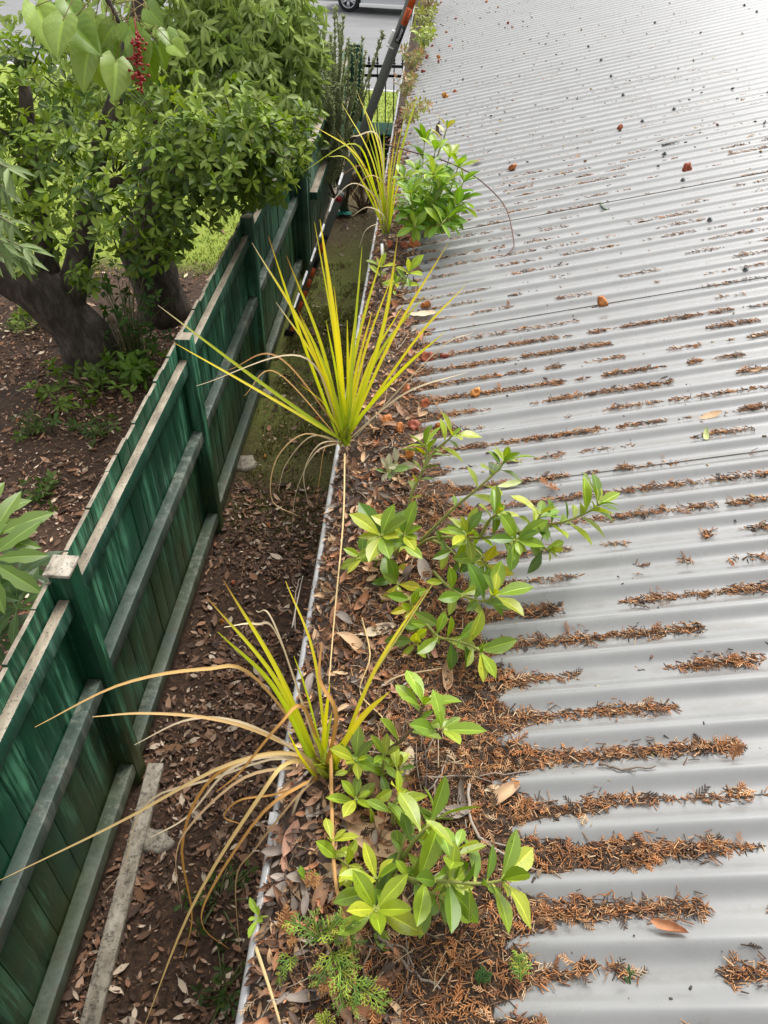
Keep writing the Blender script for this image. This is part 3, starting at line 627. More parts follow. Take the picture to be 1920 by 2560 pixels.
LEAVES = [  # px, py, length, shape, colour, turn, label
 (945, 1579, .075, 0, 'cream', .2, 'broad pale tan dead leaf lying flat in the gutter beyond the near strappy tuft'),
 (878, 1613, .08, 3, 'tan', 2.6, 'long tan dead leaf with a curled edge lying left of the broad pale one'),
 (905, 1508, .06, 1, 'rust', 1.1, 'folded rust brown leaf standing among grey litter in the gutter'),
 (1083, 1628, .052, 5, 'pink', 1.9, 'small tightly curled pinkish brown leaf under the yellow spotted seedling shoot'),
 (1119, 1690, .07, 2, 'tan', 1.5, 'rolled tan leaf hanging over needles beside the dry straw'),
 (1018, 1908, .055, 4, 'cream', 1.4, 'cream coloured dead leaf propped upright behind the near seedlings'),
 (935, 1968, .06, 3, 'brown', 1.9, 'dull brown folded leaf by the base of the near seedlings'),
 (993, 1985, .055, 1, 'pink', .7, 'pinkish brown crumpled leaf under the low green shoot'),
 (1153, 2001, .065, 5, 'grey', 1.7, 'grey brown leaf rolled into a tube beside the forked twig'),
 (1131, 2034, .06, 0, 'grey', .1, 'flat grey dead leaf with a torn end above the big seedling'),
 (1258, 1992, .07, 3, 'tan', .7, 'crooked tan leaf scrap lying across rust needles near the roof edge'),
 (1231, 1971, .025, 4, 'cream', .3, 'tiny cream leaf fragment on the rust needles'),
 (935, 2103, .11, 4, 'tan', -.6, 'very large tan dead leaf lying between the near tuft and the big seedling'),
 (728, 2097, .06, 0, 'pink', 1.3, 'pinkish brown oval leaf lying by the gutter lip under the straw blades'),
 (824, 2196, .045, 1, 'cream', .5, 'pointed cream leaf caught on the thick orange stalk'),
 (700, 2132, .06, 2, 'grey', .0, 'grey purple crumpled leaf hanging over the gutter lip'),
 (707, 2225, .055, 0, 'grey', .3, 'dull grey leaf curled open beside the gutter lip'),
 (803, 2242, .065, 3, 'brown', 1.4, 'chocolate brown leaf folded lengthwise above the conifer seedling'),
 (869, 2290, .065, 0, 'rust', 1.2, 'smooth rust brown leaf leaning behind the conifer seedling'),
 (779, 2494, .075, 5, 'grey', .2, 'big brown leaf curled into a bowl at the bottom of the gutter'),
 (1060, 1427, .07, 0, 'grey', 1.9, 'slim grey brown leaf hanging under the branching seedling'),
 (1672, 2322, .05, 2, 'rust', -.4, 'single brown curled leaf lying across a roof channel at lower right'),
 (1776, 1040, .055, 4, 'tan', .3, 'single tan leaf lying with needles far out on the roof'),
 (1890, 928, .035, 1, 'tan', .2, 'small tan leaf with a stalk at the right edge of the roof'),
 (1764, 1090, .045, 1, 'pale green', 1.4, 'pale green leaf standing upright in a roof channel'),
 (1275, 1213, .06, 0, 'pale green', .15, 'pale yellow green leaf lying behind the branching seedling'),
 (1510, 518, .055, 0, 'green', 2.2, 'single dark green leaf lying on the far roof'),
 (1058, 787, .10, 4, 'cream', -.3, 'large cream bleached leaf lying right of the middle strappy tuft'),
 (1190, 404, .05, 4, 'pink', .2, 'peach coloured dead leaf flake on the roof near the bushy seedling'),
 (1062, 537, .07, 0, 'pink', .1, 'large peach brown leaf under the bushy seedling'),
 (1025, 590, .07, 4, 'pink', .1, 'large peach brown leaf left of the orange fruits at the foot of the far tuft'),
 (1040, 1100, .06, 0, 'cream', .5, 'pale dead leaf lying among orange fruits behind the middle seedlings'),
 (1045, 1040, .06, 0, 'tan', .1, 'slim tan leaf lying on the edge of the roof near the orange fruits'),
 (600, 1160, .10, 0, 'cream', .5, '')]
for x, y, L, v, c, rz, lab in LEAVES[:-1]:
    p = at_r(x, y, 0); z, _ = ztop(p[0], p[1]); p = at_r(x, y, float(z)-plane(p[0])+.004); dead_leaf(p, L, v, c, rz, lab)
for i in range(270):
    Yq = .3+random.random()**1.2*(2.4 if i < 240 else 5); w = float(xb(Yq)); Xq = .022+random.random()**1.4*min(.19, w)
    z, _ = ztop(Xq, Yq)
    dead_leaf((Xq, Yq, float(z)+.004), random.uniform(.028, .062), random.choice([0, 1, 1, 2, 2, 3, 3, 5, 5]), random.choice(['brown', 'brown', 'grey', 'grey', 'rust', 'tan', 'pink', 'dark', 'brown', 'dark']), random.random()*6.28,
              'curled brown or grey dead leaf in the leaf heap along the gutter', 'dead leaves heaped in the gutter', (random.uniform(-.5, .5), random.uniform(-.5, .5)))

mb = MB(); n = 5200; Yq = .2+4.5*rng.random(n)**1.3; Xq = .008+.2*rng.random(n)**1.3; z, ov = ztop(Xq, Yq); k = ov > 0
Xq, Yq, z = Xq[k], Yq[k], z[k]; n = len(Xq)
for q in range(6):
    s = slice(q, None, 6); m_ = len(Xq[s]); th = rng.random(m_)*6.28; V, F, rb = DL[q]
    scatter(mb, (V, F, rb), np.stack([Xq[s], Yq[s], z[s]+.002+rng.random(m_)*.006], 1), np.stack([np.cos(th), np.sin(th), rng.normal(0, .4, m_)], 1), np.array([0, 0, 1.])+rng.normal(0, .5, (m_, 3)), np.clip(rng.lognormal(math.log(.017), .45, m_), .007, .04), pick([DC['brown'], DC['grey'], DC['rust'], DC['dark'], DC['tan'], (.2, .11, .07)], m_, .2))
for k in range(260):
    Yk = .2+3.2*random.random()**1.3; Xk = .02+random.random()*min(.26, float(xb(Yk))); a = random.gauss(1.57, .9); l = random.uniform(.03, .12); P = [np.array([Xk+math.cos(a)*l*t, Yk+math.sin(a)*l*t, 0]) for t in (-.5, 0, .5)]
    P[1] = P[1]+[random.gauss(0, .008), 0, 0]
    for q in P: q[0] = max(q[0], .006); q[2] = float(ztop(q[0], q[1])[0])+.005+random.random()*.006
    tube(mb, spline(P, 7), [random.uniform(.0006, .0013), .0006], 4, random.choice([(.45, .33, .2), (.3, .22, .15), (.2, .15, .11), (.5, .42, .3), (.12, .09, .07)]))
kind(mb.build('leaf_crumbs', M['dry']), 'stuff', 'small torn bits of brown and grey dead leaf along the gutter', 'leaf bits')
# ---------------------------------------------------------------- shrivelled orange fruits
def fruit_mesh(seed):
    r = random.Random(seed); mb = MB(); n, m_ = 22, 11; V = []
    ph = [r.random()*6 for _ in range(4)]; nl = r.choice((5, 6, 7))
    for i in range(m_):
        t = math.pi*(.04+.80*i/(m_-1)); 
        for k in range(n):
            a = 2*math.pi*k/n; rr = 1+.13*math.sin(nl*a+ph[0])+.13*math.sin(3*a+4*t+ph[1])+.09*math.sin(9*a+5*t+ph[2])+.07*math.sin(2*a-6*t+ph[3]); h = math.cos(t)*.8
            if i > m_-3: rr *= 1.06; h += .10*(i-m_+3)
            V.append((math.sin(t)*rr, math.sin(t)*math.sin(a)*0+math.sin(t)*rr*0, 0) if False else (math.sin(t)*rr*math.cos(a), math.sin(t)*rr*math.sin(a), -h))
    for k in range(n): a = 2*math.pi*k/n; V.append((.3*math.cos(a), .3*math.sin(a), .12))
    F = [(i*n+k, i*n+(k+1) % n, (i+1)*n+(k+1) % n, (i+1)*n+k) for i in range(m_) for k in range(n)]+[tuple(range(m_*n, m_*n+n))]
    mb.add(V, F); o = mb.build('shrivelled_fruit', M['fruit']); me = o.data; bpy.data.objects.remove(o); return me
FM = [fruit_mesh(i) for i in range(5)]
sm = MB(); tube(sm, [(0, 0, -.7), (.1, .0, -1.4), (.5, .1, -2.0)], [.09, .07], 6, (.2, .09, .04)); so = sm.build('stalk', M['stem']); FST = so.data; bpy.data.objects.remove(so)
def fruit(px, py, r, label, group=None, stalk=False):
    p = at_r(px, py, 0); z, _ = ztop(p[0], p[1]); p = at_r(px, py, float(z)-plane(p[0])+r*.7)
    o = bpy.data.objects.new('shrivelled_fruit', random.choice(FM)); COL.objects.link(o); o.location = [float(a) for a in p]; o.scale = (r, r*random.uniform(.7, 1.1), r*random.uniform(.45, .9))
    o.rotation_euler = (random.uniform(-1.3, 1.3), random.uniform(-1.3, 1.3), random.random()*6); tag(o, label, 'dried fruit', group)
    if stalk:
        c = bpy.data.objects.new('stalk', FST); COL.objects.link(c); c.parent = o
fruit(1507, 756, .0185, 'shrivelled orange fruit with a stalk alone in the middle of the roof', None, True)
fruit(1189, 981, .014, 'orange fruit with its stalk up on the roof right of the middle strappy tuft', None, True)
fruit(1281, 417, .017, 'orange fruit shell right of the bushy seedling on the roof', None, True)
fruit(1718, 421, .02, 'orange fruit with crumbs far out on the upper right roof')
fruit(1550, 318, .013, 'small reddish fruit beside a dark screw on the far roof')
fruit(1113, 240, .021, 'orange fruit shell lying open above the bushy seedling')
fruit(1024, 1135, .0165, 'bright wrinkled orange fruit left of the middle seedlings')
fruit(1096, 1065, .012, 'small yellow orange fruit at the roof edge above the middle seedlings')
for x, y, r in [(1110, 889, .013), (1067, 893, .016), (1035, 1062, .014), (1015, 976, .017), (969, 1051, .015), (1064, 762, .016), (1000, 1070, .015), (1062, 1010, .014)]:
    fruit(x, y, r, 'wrinkled orange fruit in the debris between the middle tuft and the bare roof', 'orange fruits in the middle of the gutter')
for x, y, r in [(1035, 558, .016), (1055, 562, .016), (1079, 573, .018), (1110, 556, .017), (1035, 608, .02), (1009, 576, .015), (1012, 613, .017), (1085, 548, .016), (975, 610, .014)]:
    fruit(x, y, r, 'wrinkled orange fruit in the cluster at the foot of the bushy seedling', 'orange fruits under the bushy seedling')
for x, y in [(1096, 153), (1058, 178), (1041, 168), (1067, 142), (1096, 142), (1070, 98), (1079, 87), (1073, 69), (1085, 74), (1096, 12), (1088, 22), (1103, 7), (1281, 69), (1270, 57), (1139, 46), (1246, 18), (1216, 4), (1116, 80), (1125, 116), (1137, 229), (1006, 278), (1072, 90), (1081, 97), (1065, 105), (1078, 60), (1092, 32), (1080, 115)]:
    fruit(x, y, random.uniform(.012, .017) if x < 1110 else .012, 'small orange fruit scattered at the far end of the gutter and roof', 'orange fruits at the far end')
for i in range(30):
    x, y = random.uniform(-1.2, 0), random.uniform(1.5, 8.5)
    if i > 17: x, y = random.uniform(-3.6, -1.6), random.uniform(3.4, 7)
    o = bpy.data.objects.new('shrivelled_fruit', random.choice(FM)); COL.objects.link(o); r = .02; o.location = (x, y, GZ+.015); o.scale = (r, r, r*.8); o.rotation_euler = (random.random()*3, 1, random.random()*6)
    tag(o, 'small orange fruit fallen among the leaf litter on the ground', 'dried fruit', 'orange fruits on the ground')

# ================================================================== PLANTS IN THE GUTTER
YG = [(.70, .64, .03), (.62, .60, .03), (.46, .52, .035), (.76, .64, .04)]
def strap(name, label, base, blades, dry, wide=.78):
    t = thing(name, label, 'grass plant', base)
    mb = MB(); md = MB(); base = np.array(base); basey = base[1]
    def go(m_, spec, cols, w, fold):
        pts = spec[0]; P = [base+rng.normal(0, .006, 3)*[1, 1, .2]]
        k = len(pts)
        for j, (x, y, dy) in enumerate(pts): P.append(at_y(x, y, basey+dy))
        if k == 1:
            mid = (P[0]+P[1])/2; mid = mid+np.array([-(P[1]-P[0])[0]*.08, 0, abs(P[1][0]-P[0][0])*.14+.01]); P = [P[0], mid, P[1]]
        ref = np.array([rng.normal(0, .5), -.6, .8]); ribbon(m_, P, w, cols, 22, ref, fold)
    for b in blades:
        c = np.array(random.choice(YG)); tipc = np.array(b[2]) if len(b) > 2 else c*[1.1, 1.0, 1]
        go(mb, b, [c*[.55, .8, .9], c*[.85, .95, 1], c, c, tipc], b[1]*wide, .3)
    for b in dry:
        c = np.array(b[2]) if len(b) > 2 else np.array(random.choice([(.50, .29, .10), (.56, .38, .18), (.60, .47, .28), (.42, .22, .08)]))
        go(md, b, [c*.8, c, c, c*1.1], b[1]*.64, .25)
    cr = MB(); 
    for k in range(10): ribbon(cr, [base+rng.normal(0, .006, 3)*[1, 1, 0], base+[rng.normal(0, .008), rng.normal(0, .008), .03], base+[rng.normal(0, .015), rng.normal(0, .015), .055]], .011, [(.20, .24, .03), (.36, .40, .04)], 6, rdir(1)[0], .4)
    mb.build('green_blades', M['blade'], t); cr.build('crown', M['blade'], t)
    if dry: md.build('dry_blades', M['dry'], t)
    return t
BR = (.34, .16, .05); PALE = (.62, .50, .32)
b2 = at_r(862, 1108, .012); b2[0] = max(b2[0], .014)
strap('strappy_grass', 'tall yellow green strappy plant in the gutter, the middle and largest of the three', b2, [
 ([(630, 607, .02)], .010, PALE), ([(760, 860, .03), (671, 590, .08)], .010, BR), ([(840, 830, .02), (800, 548, .10)], .017), ([(786, 555, .12)], .006), ([(905, 617, .14)], .011), ([(716, 639, .02)], .010, BR),
 ([(690, 755, .0)], .009, PALE), ([(745, 775, .07)], .009, BR), ([(752, 797, -.02)], .009), ([(640, 948, -.03), (395, 763, -.04)], .010, PALE), ([(660, 985, -.05), (437, 858, -.08)], .009), ([(742, 953, -.05)], .011, BR),
 ([(835, 715, .14)], .007), ([(887, 795, .10)], .009), ([(955, 830, .06), (995, 590, .16)], .012, BR), ([(985, 840, .02), (1122, 605, .06)], .014, (.6, .42, .06)), ([(1040, 850, -.02), (1165, 712, 0)], .011), ([(1000, 930, -.05), (1110, 832, -.05)], .010),
 ([(960, 620, .18)], .010), ([(900, 700, .2)], .009), ([(930, 780, .12)], .010), ([(868, 800, .06)], .009), ([(1010, 760, .1)], .010), ([(1060, 740, .12)], .010), ([(980, 690, .16)], .008), ([(780, 850, -.02)], .010), ([(815, 800, .03)], .009)],
 [([(760, 893, -.03), (490, 965, -.08)], .006, PALE), ([(700, 895, .0), (570, 925, -.05)], .006), ([(760, 1085, -.05), (690, 1150, -.08), (680, 1250, -.08), (745, 1290, -.1)], .004), ([(780, 1090, -.03), (715, 1160, -.04), (695, 1230, -.05)], .004, PALE),
  ([(800, 1110, -.06), (760, 1180, -.08), (770, 1260, -.08)], .004, PALE), ([(815, 1115, -.1), (800, 1190, -.12), (790, 1270, -.12)], .0035), ([(1010, 985, -.08), (1170, 930, -.06)], .007, PALE), ([(1090, 880, -.05), (1185, 830, -.05)], .004, PALE), ([(790, 1130, -.08), (740, 1230, -.1), (730, 1330, -.1)], .0035, PALE),
  ([(900, 1000, .05), (905, 800, .1)], .005), ([(690, 930, .05), (610, 990, .0)], .004)])
b3 = at_r(812, 1935, .012); b3[0] = max(b3[0], .016)
OR_ = (.50, .26, .07)
strap('strappy_grass', 'nearest strappy plant in the gutter with long arching straw coloured blades', b3, [
 ([(700, 1690, .02), (558, 1450, .05)], .011, BR), ([(690, 1700, 0), (517, 1493, .02)], .009, BR), ([(690, 1725, -.02), (545, 1580, -.03)], .010), ([(815, 1800, .03), (825, 1708, .05)], .013), ([(900, 1800, .02), (975, 1728, .03)], .014, (.62, .52, .04)), ([(935, 1680, .07), (1076, 1460, .16)], .008, BR),
 ([(785, 1640, .08), (714, 1453, .14)], .006), ([(770, 1740, .03), (735, 1640, .05)], .006), ([(830, 1780, .05)], .010), ([(780, 1830, 0)], .010), ([(870, 1850, .02)], .009), ([(757, 1900, -.03), (720, 1830, -.04)], .007)],
 [([(640, 1695, 0), (509, 1673, -.02), (300, 1712, -.05), (87, 1818, -.08)], .0075, (.58, .36, .13)), ([(660, 1835, -.03), (521, 1795, -.06), (360, 1783, -.08), (231, 1792, -.1)], .0065, (.58, .38, .16)), ([(700, 1850, -.02), (580, 1800, -.03), (463, 1801, -.04), (336, 1862, -.06)], .0055, PALE),
  ([(740, 1885, -.03), (561, 1915, -.06), (290, 2060, -.09), (-10, 2205, -.12)], .008, (.62, .44, .18)), ([(700, 1880, -.02), (530, 1945, -.05), (455, 2110, -.06), (480, 2290, -.06), (457, 2400, -.06)], .007, OR_), ([(725, 1905, -.05), (650, 1990, -.1), (480, 2267, -.18), (359, 2570, -.25)], .0085, (.60, .42, .16)),
  ([(760, 1960, -.05), (650, 2040, -.09), (520, 2240, -.12), (510, 2320, -.12), (573, 2372, -.13)], .007, OR_), ([(700, 1890, -.02), (573, 1925, -.03), (470, 2040, -.05), (376, 2094, -.06)], .007, PALE), ([(720, 1920, -.04), (600, 1950, -.06), (475, 2065, -.08), (440, 2150, -.08), (455, 2275, -.08)], .006, (.56, .38, .2)),
  ([(700, 1895, 0), (520, 1950, -.02), (390, 1990, -.03), (335, 2065, -.04), (310, 2170, -.04), (260, 2232, -.05)], .0045, PALE), ([(800, 2040, -.05), (725, 2205, -.09), (676, 2377, -.12), (660, 2520, -.14)], .009, (.62, .46, .18)), ([(742, 2005, -.04), (722, 2120, -.07), (750, 2290, -.1), (776, 2360, -.12)], .006, PALE),
  ([(735, 2000, -.06), (640, 2120, -.1), (590, 2200, -.1), (600, 2380, -.1)], .004, (.40, .26, .12)), ([(690, 1985, -.03), (600, 2000, -.05), (560, 2040, -.05), (600, 2060, -.05)], .004, OR_), ([(840, 1790, -.02), (800, 1700, 0), (804, 1604, .03)], .009, OR_),
  ([(760, 1770, 0), (700, 1810, -.04), (600, 1930, -.07), (540, 1980, -.08)], .006, OR_), ([(790, 2060, -.08), (750, 2100, -.1), (690, 2220, -.12), (678, 2400, -.13)], .005, PALE), ([(700, 1600, .04), (640, 1560, .05), (560, 1568, .03)], .005, PALE), ([(690, 1570, .05), (640, 1527, .06)], .003, PALE)], .66)
b1 = at_r(966, 582, .012); b1[0] = max(b1[0], .02)
strap('strappy_grass', 'far yellow green strappy plant growing beside the bushy seedling', b1, [
 ([(900, 400, 0), (784, 313, -.05)], .014), ([(930, 400, .05), (854, 258, .15)], .012), ([(940, 480, -.02), (888, 360, -.05), (753, 432, -.1)], .013), ([(840, 327, .05)], .010, BR), ([(880, 410, .05), (820, 390, 0)], .010), ([(945, 400, .1), (910, 269, .15)], .013), ([(950, 380, .12), (891, 226, .25)], .013, (.6, .42, .06)), ([(933, 284, .2)], .012), ([(1018, 264, .2)], .010), ([(1041, 250, .25)], .011), ([(1050, 215, .3)], .009), ([(990, 330, .2)], .012), ([(960, 330, .15)], .014), ([(975, 390, .1)], .013),
 ([(920, 340, .1)], .012), ([(935, 420, .05)], .012), ([(950, 450, 0)], .012), ([(1006, 503, -.05)], .012), ([(1000, 370, .05)], .011), ([(985, 440, .05)], .012), ([(870, 350, .1)], .009), ([(905, 450, 0)], .009), ([(1010, 420, 0)], .009), ([(945, 300, .25)], .010)],
 [([(945, 500, -.05), (885, 458, -.08), (835, 500, -.1), (815, 545, -.1)], .006, PALE), ([(960, 540, -.1), (920, 518, -.12), (880, 540, -.12)], .006, PALE), ([(950, 470, 0), (905, 415, -.02), (850, 440, -.04)], .006, BR), ([(950, 560, -.08), (915, 575, -.1), (898, 620, -.1)], .005, PALE), ([(950, 350, .1), (890, 340, .05), (875, 345, .05)], .007, PALE), ([(965, 470, -.05), (920, 440, -.08), (870, 500, -.08)], .005)], .58)
# a long bleached stalk running back from the near plant
for lab, pts, r, c in [('long straw coloured stalk lying along the gutter between the middle and nearest tufts', [(862, 1135, .04), (858, 1300, .06), (838, 1520, .05), (822, 1710, .03)], .0022, (.58, .42, .2)),
        ('thick orange brown stalk lying down the gutter past the conifer seedling', [(826, 1850, .05), (835, 2166, .05), (863, 2300, .05), (887, 2450, .03), (889, 2565, .02)], .0034, (.50, .27, .09)),
        ('thin bent yellow stalk lying beside the orange brown one', [(640, 2370, .01), (672, 2465, .03), (704, 2570, .02)], .0028, (.58, .42, .2)),
        ('upright olive grass stem rising between the seedlings at mid gutter', [(925, 1700, .02), (1010, 1570, .07), (1085, 1455, .10)], .0018, (.40, .36, .06)),
        ('long thin straw lying across the needles below the yellow spotted shoot', [(950, 1720, .02), (1000, 1690, .03), (1111, 1670, .02)], .002, (.5, .36, .2)),
        ('thin looping straw on the litter right of the nearest tuft', [(905, 1545, .02), (925, 1640, .04), (900, 1730, .02), (960, 1800, .04), (950, 1850, .01)], .0016, (.56, .40, .17)),
        ('wiry dark brown stem arching out over the roof from the bushy seedling', [(959, 360, .28), (1034, 381, .26), (1089, 394, .22), (1171, 430, .17), (1234, 481, .11), (1268, 527, .06), (1282, 587, .02), (1284, 618, .008), (1263, 640, .003)], .0028, (.13, .06, .045)),
        ('pale bleached stalk leaning from the gutter edge across the litter', [(1040, 2640, .02), (915, 2450, .02), (927, 2370, .05)], .002, (.36, .27, .2)),
        ('thin grey hair like straw on the gutter lip at left of the tuft', [(730, 1570, .01), (748, 1480, .05), (757, 1440, .08)], .0014, (.40, .36, .3))]:
    mb = MB(); tube(mb, spline([at_r(*p) for p in pts], 22), [r, r*.6], 6, c); tag(mb.build('dry_stalk', M['stem']), lab, 'stalk')
TW = [('slim pale grey twig lying on needles beside the cream leaf', [(1083, 1845), (1060, 1890), (1035, 1911)], [], .0016),
      ('forked grey twig running down between the near seedlings', [(1125, 1878), (1105, 1925), (1086, 1962), (1088, 2010)], [[(1086, 1962), (1059, 1986)]], .002),
      ('long thin twig lying straight across the rust needles', [(1047, 1944), (1180, 1940), (1327, 1929)], [[(1180, 1940), (1230, 1955)]], .0017),
      ('dark upright twig standing in the yellow spotted shoot', [(1050, 1519), (1055, 1590), (1071, 1646)], [], .002),
      ('branched pale twig lying over bare roof under the big seedling', [(945, 2345), (972, 2362), (1035, 2429), (1105, 2470)], [[(972, 2362), (1010, 2370), (1035, 2420)], [(1022, 2415), (1015, 2340)]], .0028),
      ('crooked dark twig leading from the needles onto the roof', [(1172, 1960), (1174, 2036), (1203, 2100), (1270, 2140), (1336, 2175)], [[(1203, 2100), (1290, 2120)]], .0028),
      ('short black twig lying in a channel on the far roof', [(1655, 362), (1675, 358), (1698, 354)], [], .0025),
      ('thin dark forked twig lying across a channel right of the middle', [(1600, 956), (1615, 962), (1632, 972)], [[(1615, 962), (1608, 970)]], .0014),
      ('short dark stick in a channel on the middle roof', [(1585, 1512), (1605, 1514), (1624, 1518)], [], .002),
      ('brown twig with side shoots lying along a roof channel at lower right', [(1500, 1912), (1560, 1922), (1640, 1918)], [[(1560, 1922), (1590, 1930)]], .002),
      ('slender dead branch leaning up from the gutter lip', [(738, 1580), (737, 1500), (741, 1470), (752, 1445)], [[(741, 1470), (730, 1455)], [(737, 1500), (748, 1490)]], .0016)]
for i, (lab, pts, br, r) in enumerate(TW):
    def g(x, y, h=.006):
        p = at_r(x, y); z, _ = ztop(p[0], p[1]); return at_r(x, y, float(z)-plane(p[0])+h)
    mb = MB(); c = random.choice([(.24, .19, .15), (.16, .12, .09), (.3, .25, .2)]) if i != 6 else (.05, .04, .03)
    tube(mb, spline([g(*p) for p in pts], 14)+rng.normal(0, .0012, (14, 3)), [r, r*.55], 6, c)
    for b in br: tube(mb, spline([g(*p) for p in b], 8), [r*.6, r*.35], 5, c)
    tag(mb.build('twig', M['stem']), lab, 'twig')

# ---------------------------------------------------------------- broad leaved seedlings
LG = [(.23, .35, .022), (.29, .41, .03), (.17, .29, .022), (.38, .46, .04), (.11, .21, .02), (.27, .34, .03), (.15, .24, .03)]
LT = [leaf_t(.40, .58, 7, .16, .16), leaf_t(.44, .62, 7, .30, .12, wave=.12), leaf_t(.36, .55, 7, .05, .25)]
def seedling(name, label, shoots, cols=LG, stemc=(.22, .24, .05), cat='seedling', droop=.25, mature=None):
    p0 = at_r(*shoots[0][0][0]); t = thing(name, label, cat, p0)
    ms = MB(); ml = MB(); my_ = MB(); spots = MB()
    for sh in shoots:
        pts, L = sh[0], sh[1]; n = int(math.ceil((sh[2] if len(sh) > 2 else 10)*.72)); ros = sh[3] if len(sh) > 3 else 6; yel = sh[4] if len(sh) > 4 else 0
        S = spline([at_r(*p) for p in pts], 26); tube(ms, S, [.0034, .0016] if L > .05 else [.002, .001], 7, stemc)
        T = nrm(np.gradient(S, axis=0)); ga = rng.random()*6.28
        for k in range(n+ros):
            tip = k >= n
            u = .22+.72*(k/max(n, 1))**.85 if not tip else .985
            i = int(min(u, .999)*25); ax = T[i]; a = np.cross(ax, [.3, .2, 1]); a = nrm(a); b = np.cross(ax, a)
            ga += 2.4+rng.normal(0, .2); rad = a*math.cos(ga)+b*math.sin(ga)
            el = rng.uniform(.15, .55) if not tip else rng.uniform(.35, 1.1)
            if tip and k == n+ros-1: el = 1.5
            f = nrm(rad+ax*el+np.array([0, 0, .22 if tip else .10]))
            up = nrm(ax*.8-rad*.25+np.array([0, 0, .9])); l = L*rng.uniform(.5, 1.0)*(.75 if u < .4 else 1)*(.7 if tip and k > n+ros-3 else 1)
            c = pick(cols, 1, .12)[0]
            if tip: c = c*[1.25, 1.12, 1.1]
            if yel and rng.random() < yel: c = np.array([.5, .46, .03])*rng.uniform(.8, 1.05)
            scatter(ml, LT[rng.integers(3)], S[i]+rad*.002, f, up, l, c)
            scatter(ms, (np.array([[0, -.04, 0], [0, .04, 0], [.12, .03, 0], [.12, -.03, 0]]), np.array([[0, 1, 2, 3]]), np.ones(4)), S[i], f, up, l, (.35, .40, .08))
    ms.build('stem', M['stem'], t); ml.build('leaves', M['leaf_spotted'], t)
    return t
# leaves of the seedlings: own tint with small dark blight spots
m = M['leaf_spotted'] = mat('spotted_leaf', attr=True, rough=.34, trans=.26)
a_ = [n for n in m.node_tree.nodes if n.type == 'ATTRIBUTE'][0]
spf = mth(m, 'MULTIPLY', ramp(m, noise(m, 260, 2, .5), [(.66, B3), (.70, W3)]), ramp(m, noise(m, 22, 2, .5), [(.45, B3), (.6, W3)]))
c_ = mix(m, mth(m, 'MULTIPLY', ramp(m, noise(m, 55, 4, .7), [(.5, B3), (.72, W3)]), .35), a_.outputs['Color'], (.10, .15, .02))
c_ = mix(m, mth(m, 'MULTIPLY', ramp(m, noise(m, 38, 5, .75), [(.66, B3), (.70, W3)]), .8), c_, (.22, .12, .04))
setc(m, mix(m, spf, c_, (.035, .03, .012)))
seedling('broadleaf_seedling', 'large branching seedling with glossy green leaves spreading far out over the grey roof', [
 ([(1040, 1370, .01), (1087, 1344, .06), (1213, 1344, .11), (1322, 1325, .13), (1412, 1304, .14), (1474, 1278, .15), (1500, 1258, .16)], .072, 34, 6),
 ([(1050, 1354, .02), (1130, 1275, .08), (1191, 1224, .12), (1246, 1174, .15), (1262, 1150, .16)], .068, 15, 6),
 ([(1200, 1344, .11), (1225, 1300, .15), (1242, 1285, .16)], .064, 7, 6), ([(1240, 1344, .11), (1285, 1348, .15), (1292, 1350, .16)], .062, 6, 6), ([(1160, 1344, .08), (1170, 1340, .14), (1168, 1336, .15)], .06, 5, 6),
 ([(1150, 1345, .07), (1200, 1385, .07), (1215, 1415, .07)], .064, 9, 4, .15), ([(1080, 1350, .03), (1120, 1370, .06), (1150, 1400, .06)], .06, 9, 4, .1), ([(1320, 1325, .13), (1345, 1300, .16), (1350, 1285, .17)], .062, 5, 5), ([(1290, 1330, .12), (1345, 1360, .11), (1375, 1380, .10)], .066, 6, 3)], mature=1)
seedling('broadleaf_seedling', 'upright seedling with bright leaf tips growing at the roof edge above the branching one', [
 ([(1020, 1293, .01), (1029, 1235, .06), (1058, 1174, .10), (1068, 1130, .12), (1062, 1112, .13)], .062, 17, 5, .1), ([(1055, 1180, .1), (1085, 1130, .13), (1119, 1101, .15), (1132, 1088, .16)], .064, 8, 5)], mature=1)
seedling('broadleaf_seedling', 'seedling with two big bright green rosettes standing near the gutter lip', [
 ([(975, 1400, .01), (962, 1370, .08), (952, 1338, .15)], .088, 7, 7), ([(985, 1400, .01), (1000, 1360, .07), (1010, 1335, .12)], .08, 6, 7), ([(965, 1400, .01), (925, 1400, .05), (905, 1395, .07)], .07, 4, 5)])
seedling('broadleaf_seedling', 'low seedling with yellow black spotted leaves under the two bright rosettes', [
 ([(985, 1440, .005), (990, 1450, .02), (995, 1462, .03)], .062, 5, 4, .6), ([(1000, 1480, .005), (1025, 1500, .03), (1030, 1530, .04)], .058, 7, 5, .3)], mature=1)
seedling('broadleaf_seedling', 'seedling shoot reaching right with long leaves just below the branching one', [
 ([(1085, 1430, .01), (1116, 1463, .04), (1155, 1488, .07), (1210, 1503, .09), (1240, 1485, .11)], .075, 17, 6)], mature=1)
seedling('broadleaf_seedling', 'sprawling seedling with dark glossy leaves lying over needles at mid gutter', [
 ([(1040, 1550, .005), (1068, 1564, .03), (1097, 1593, .05), (1134, 1600, .06), (1177, 1615, .06), (1205, 1630, .06)], .07, 17, 5), ([(1060, 1560, .01), (1045, 1590, .03), (1040, 1610, .03)], .06, 5, 4)], mature=1)
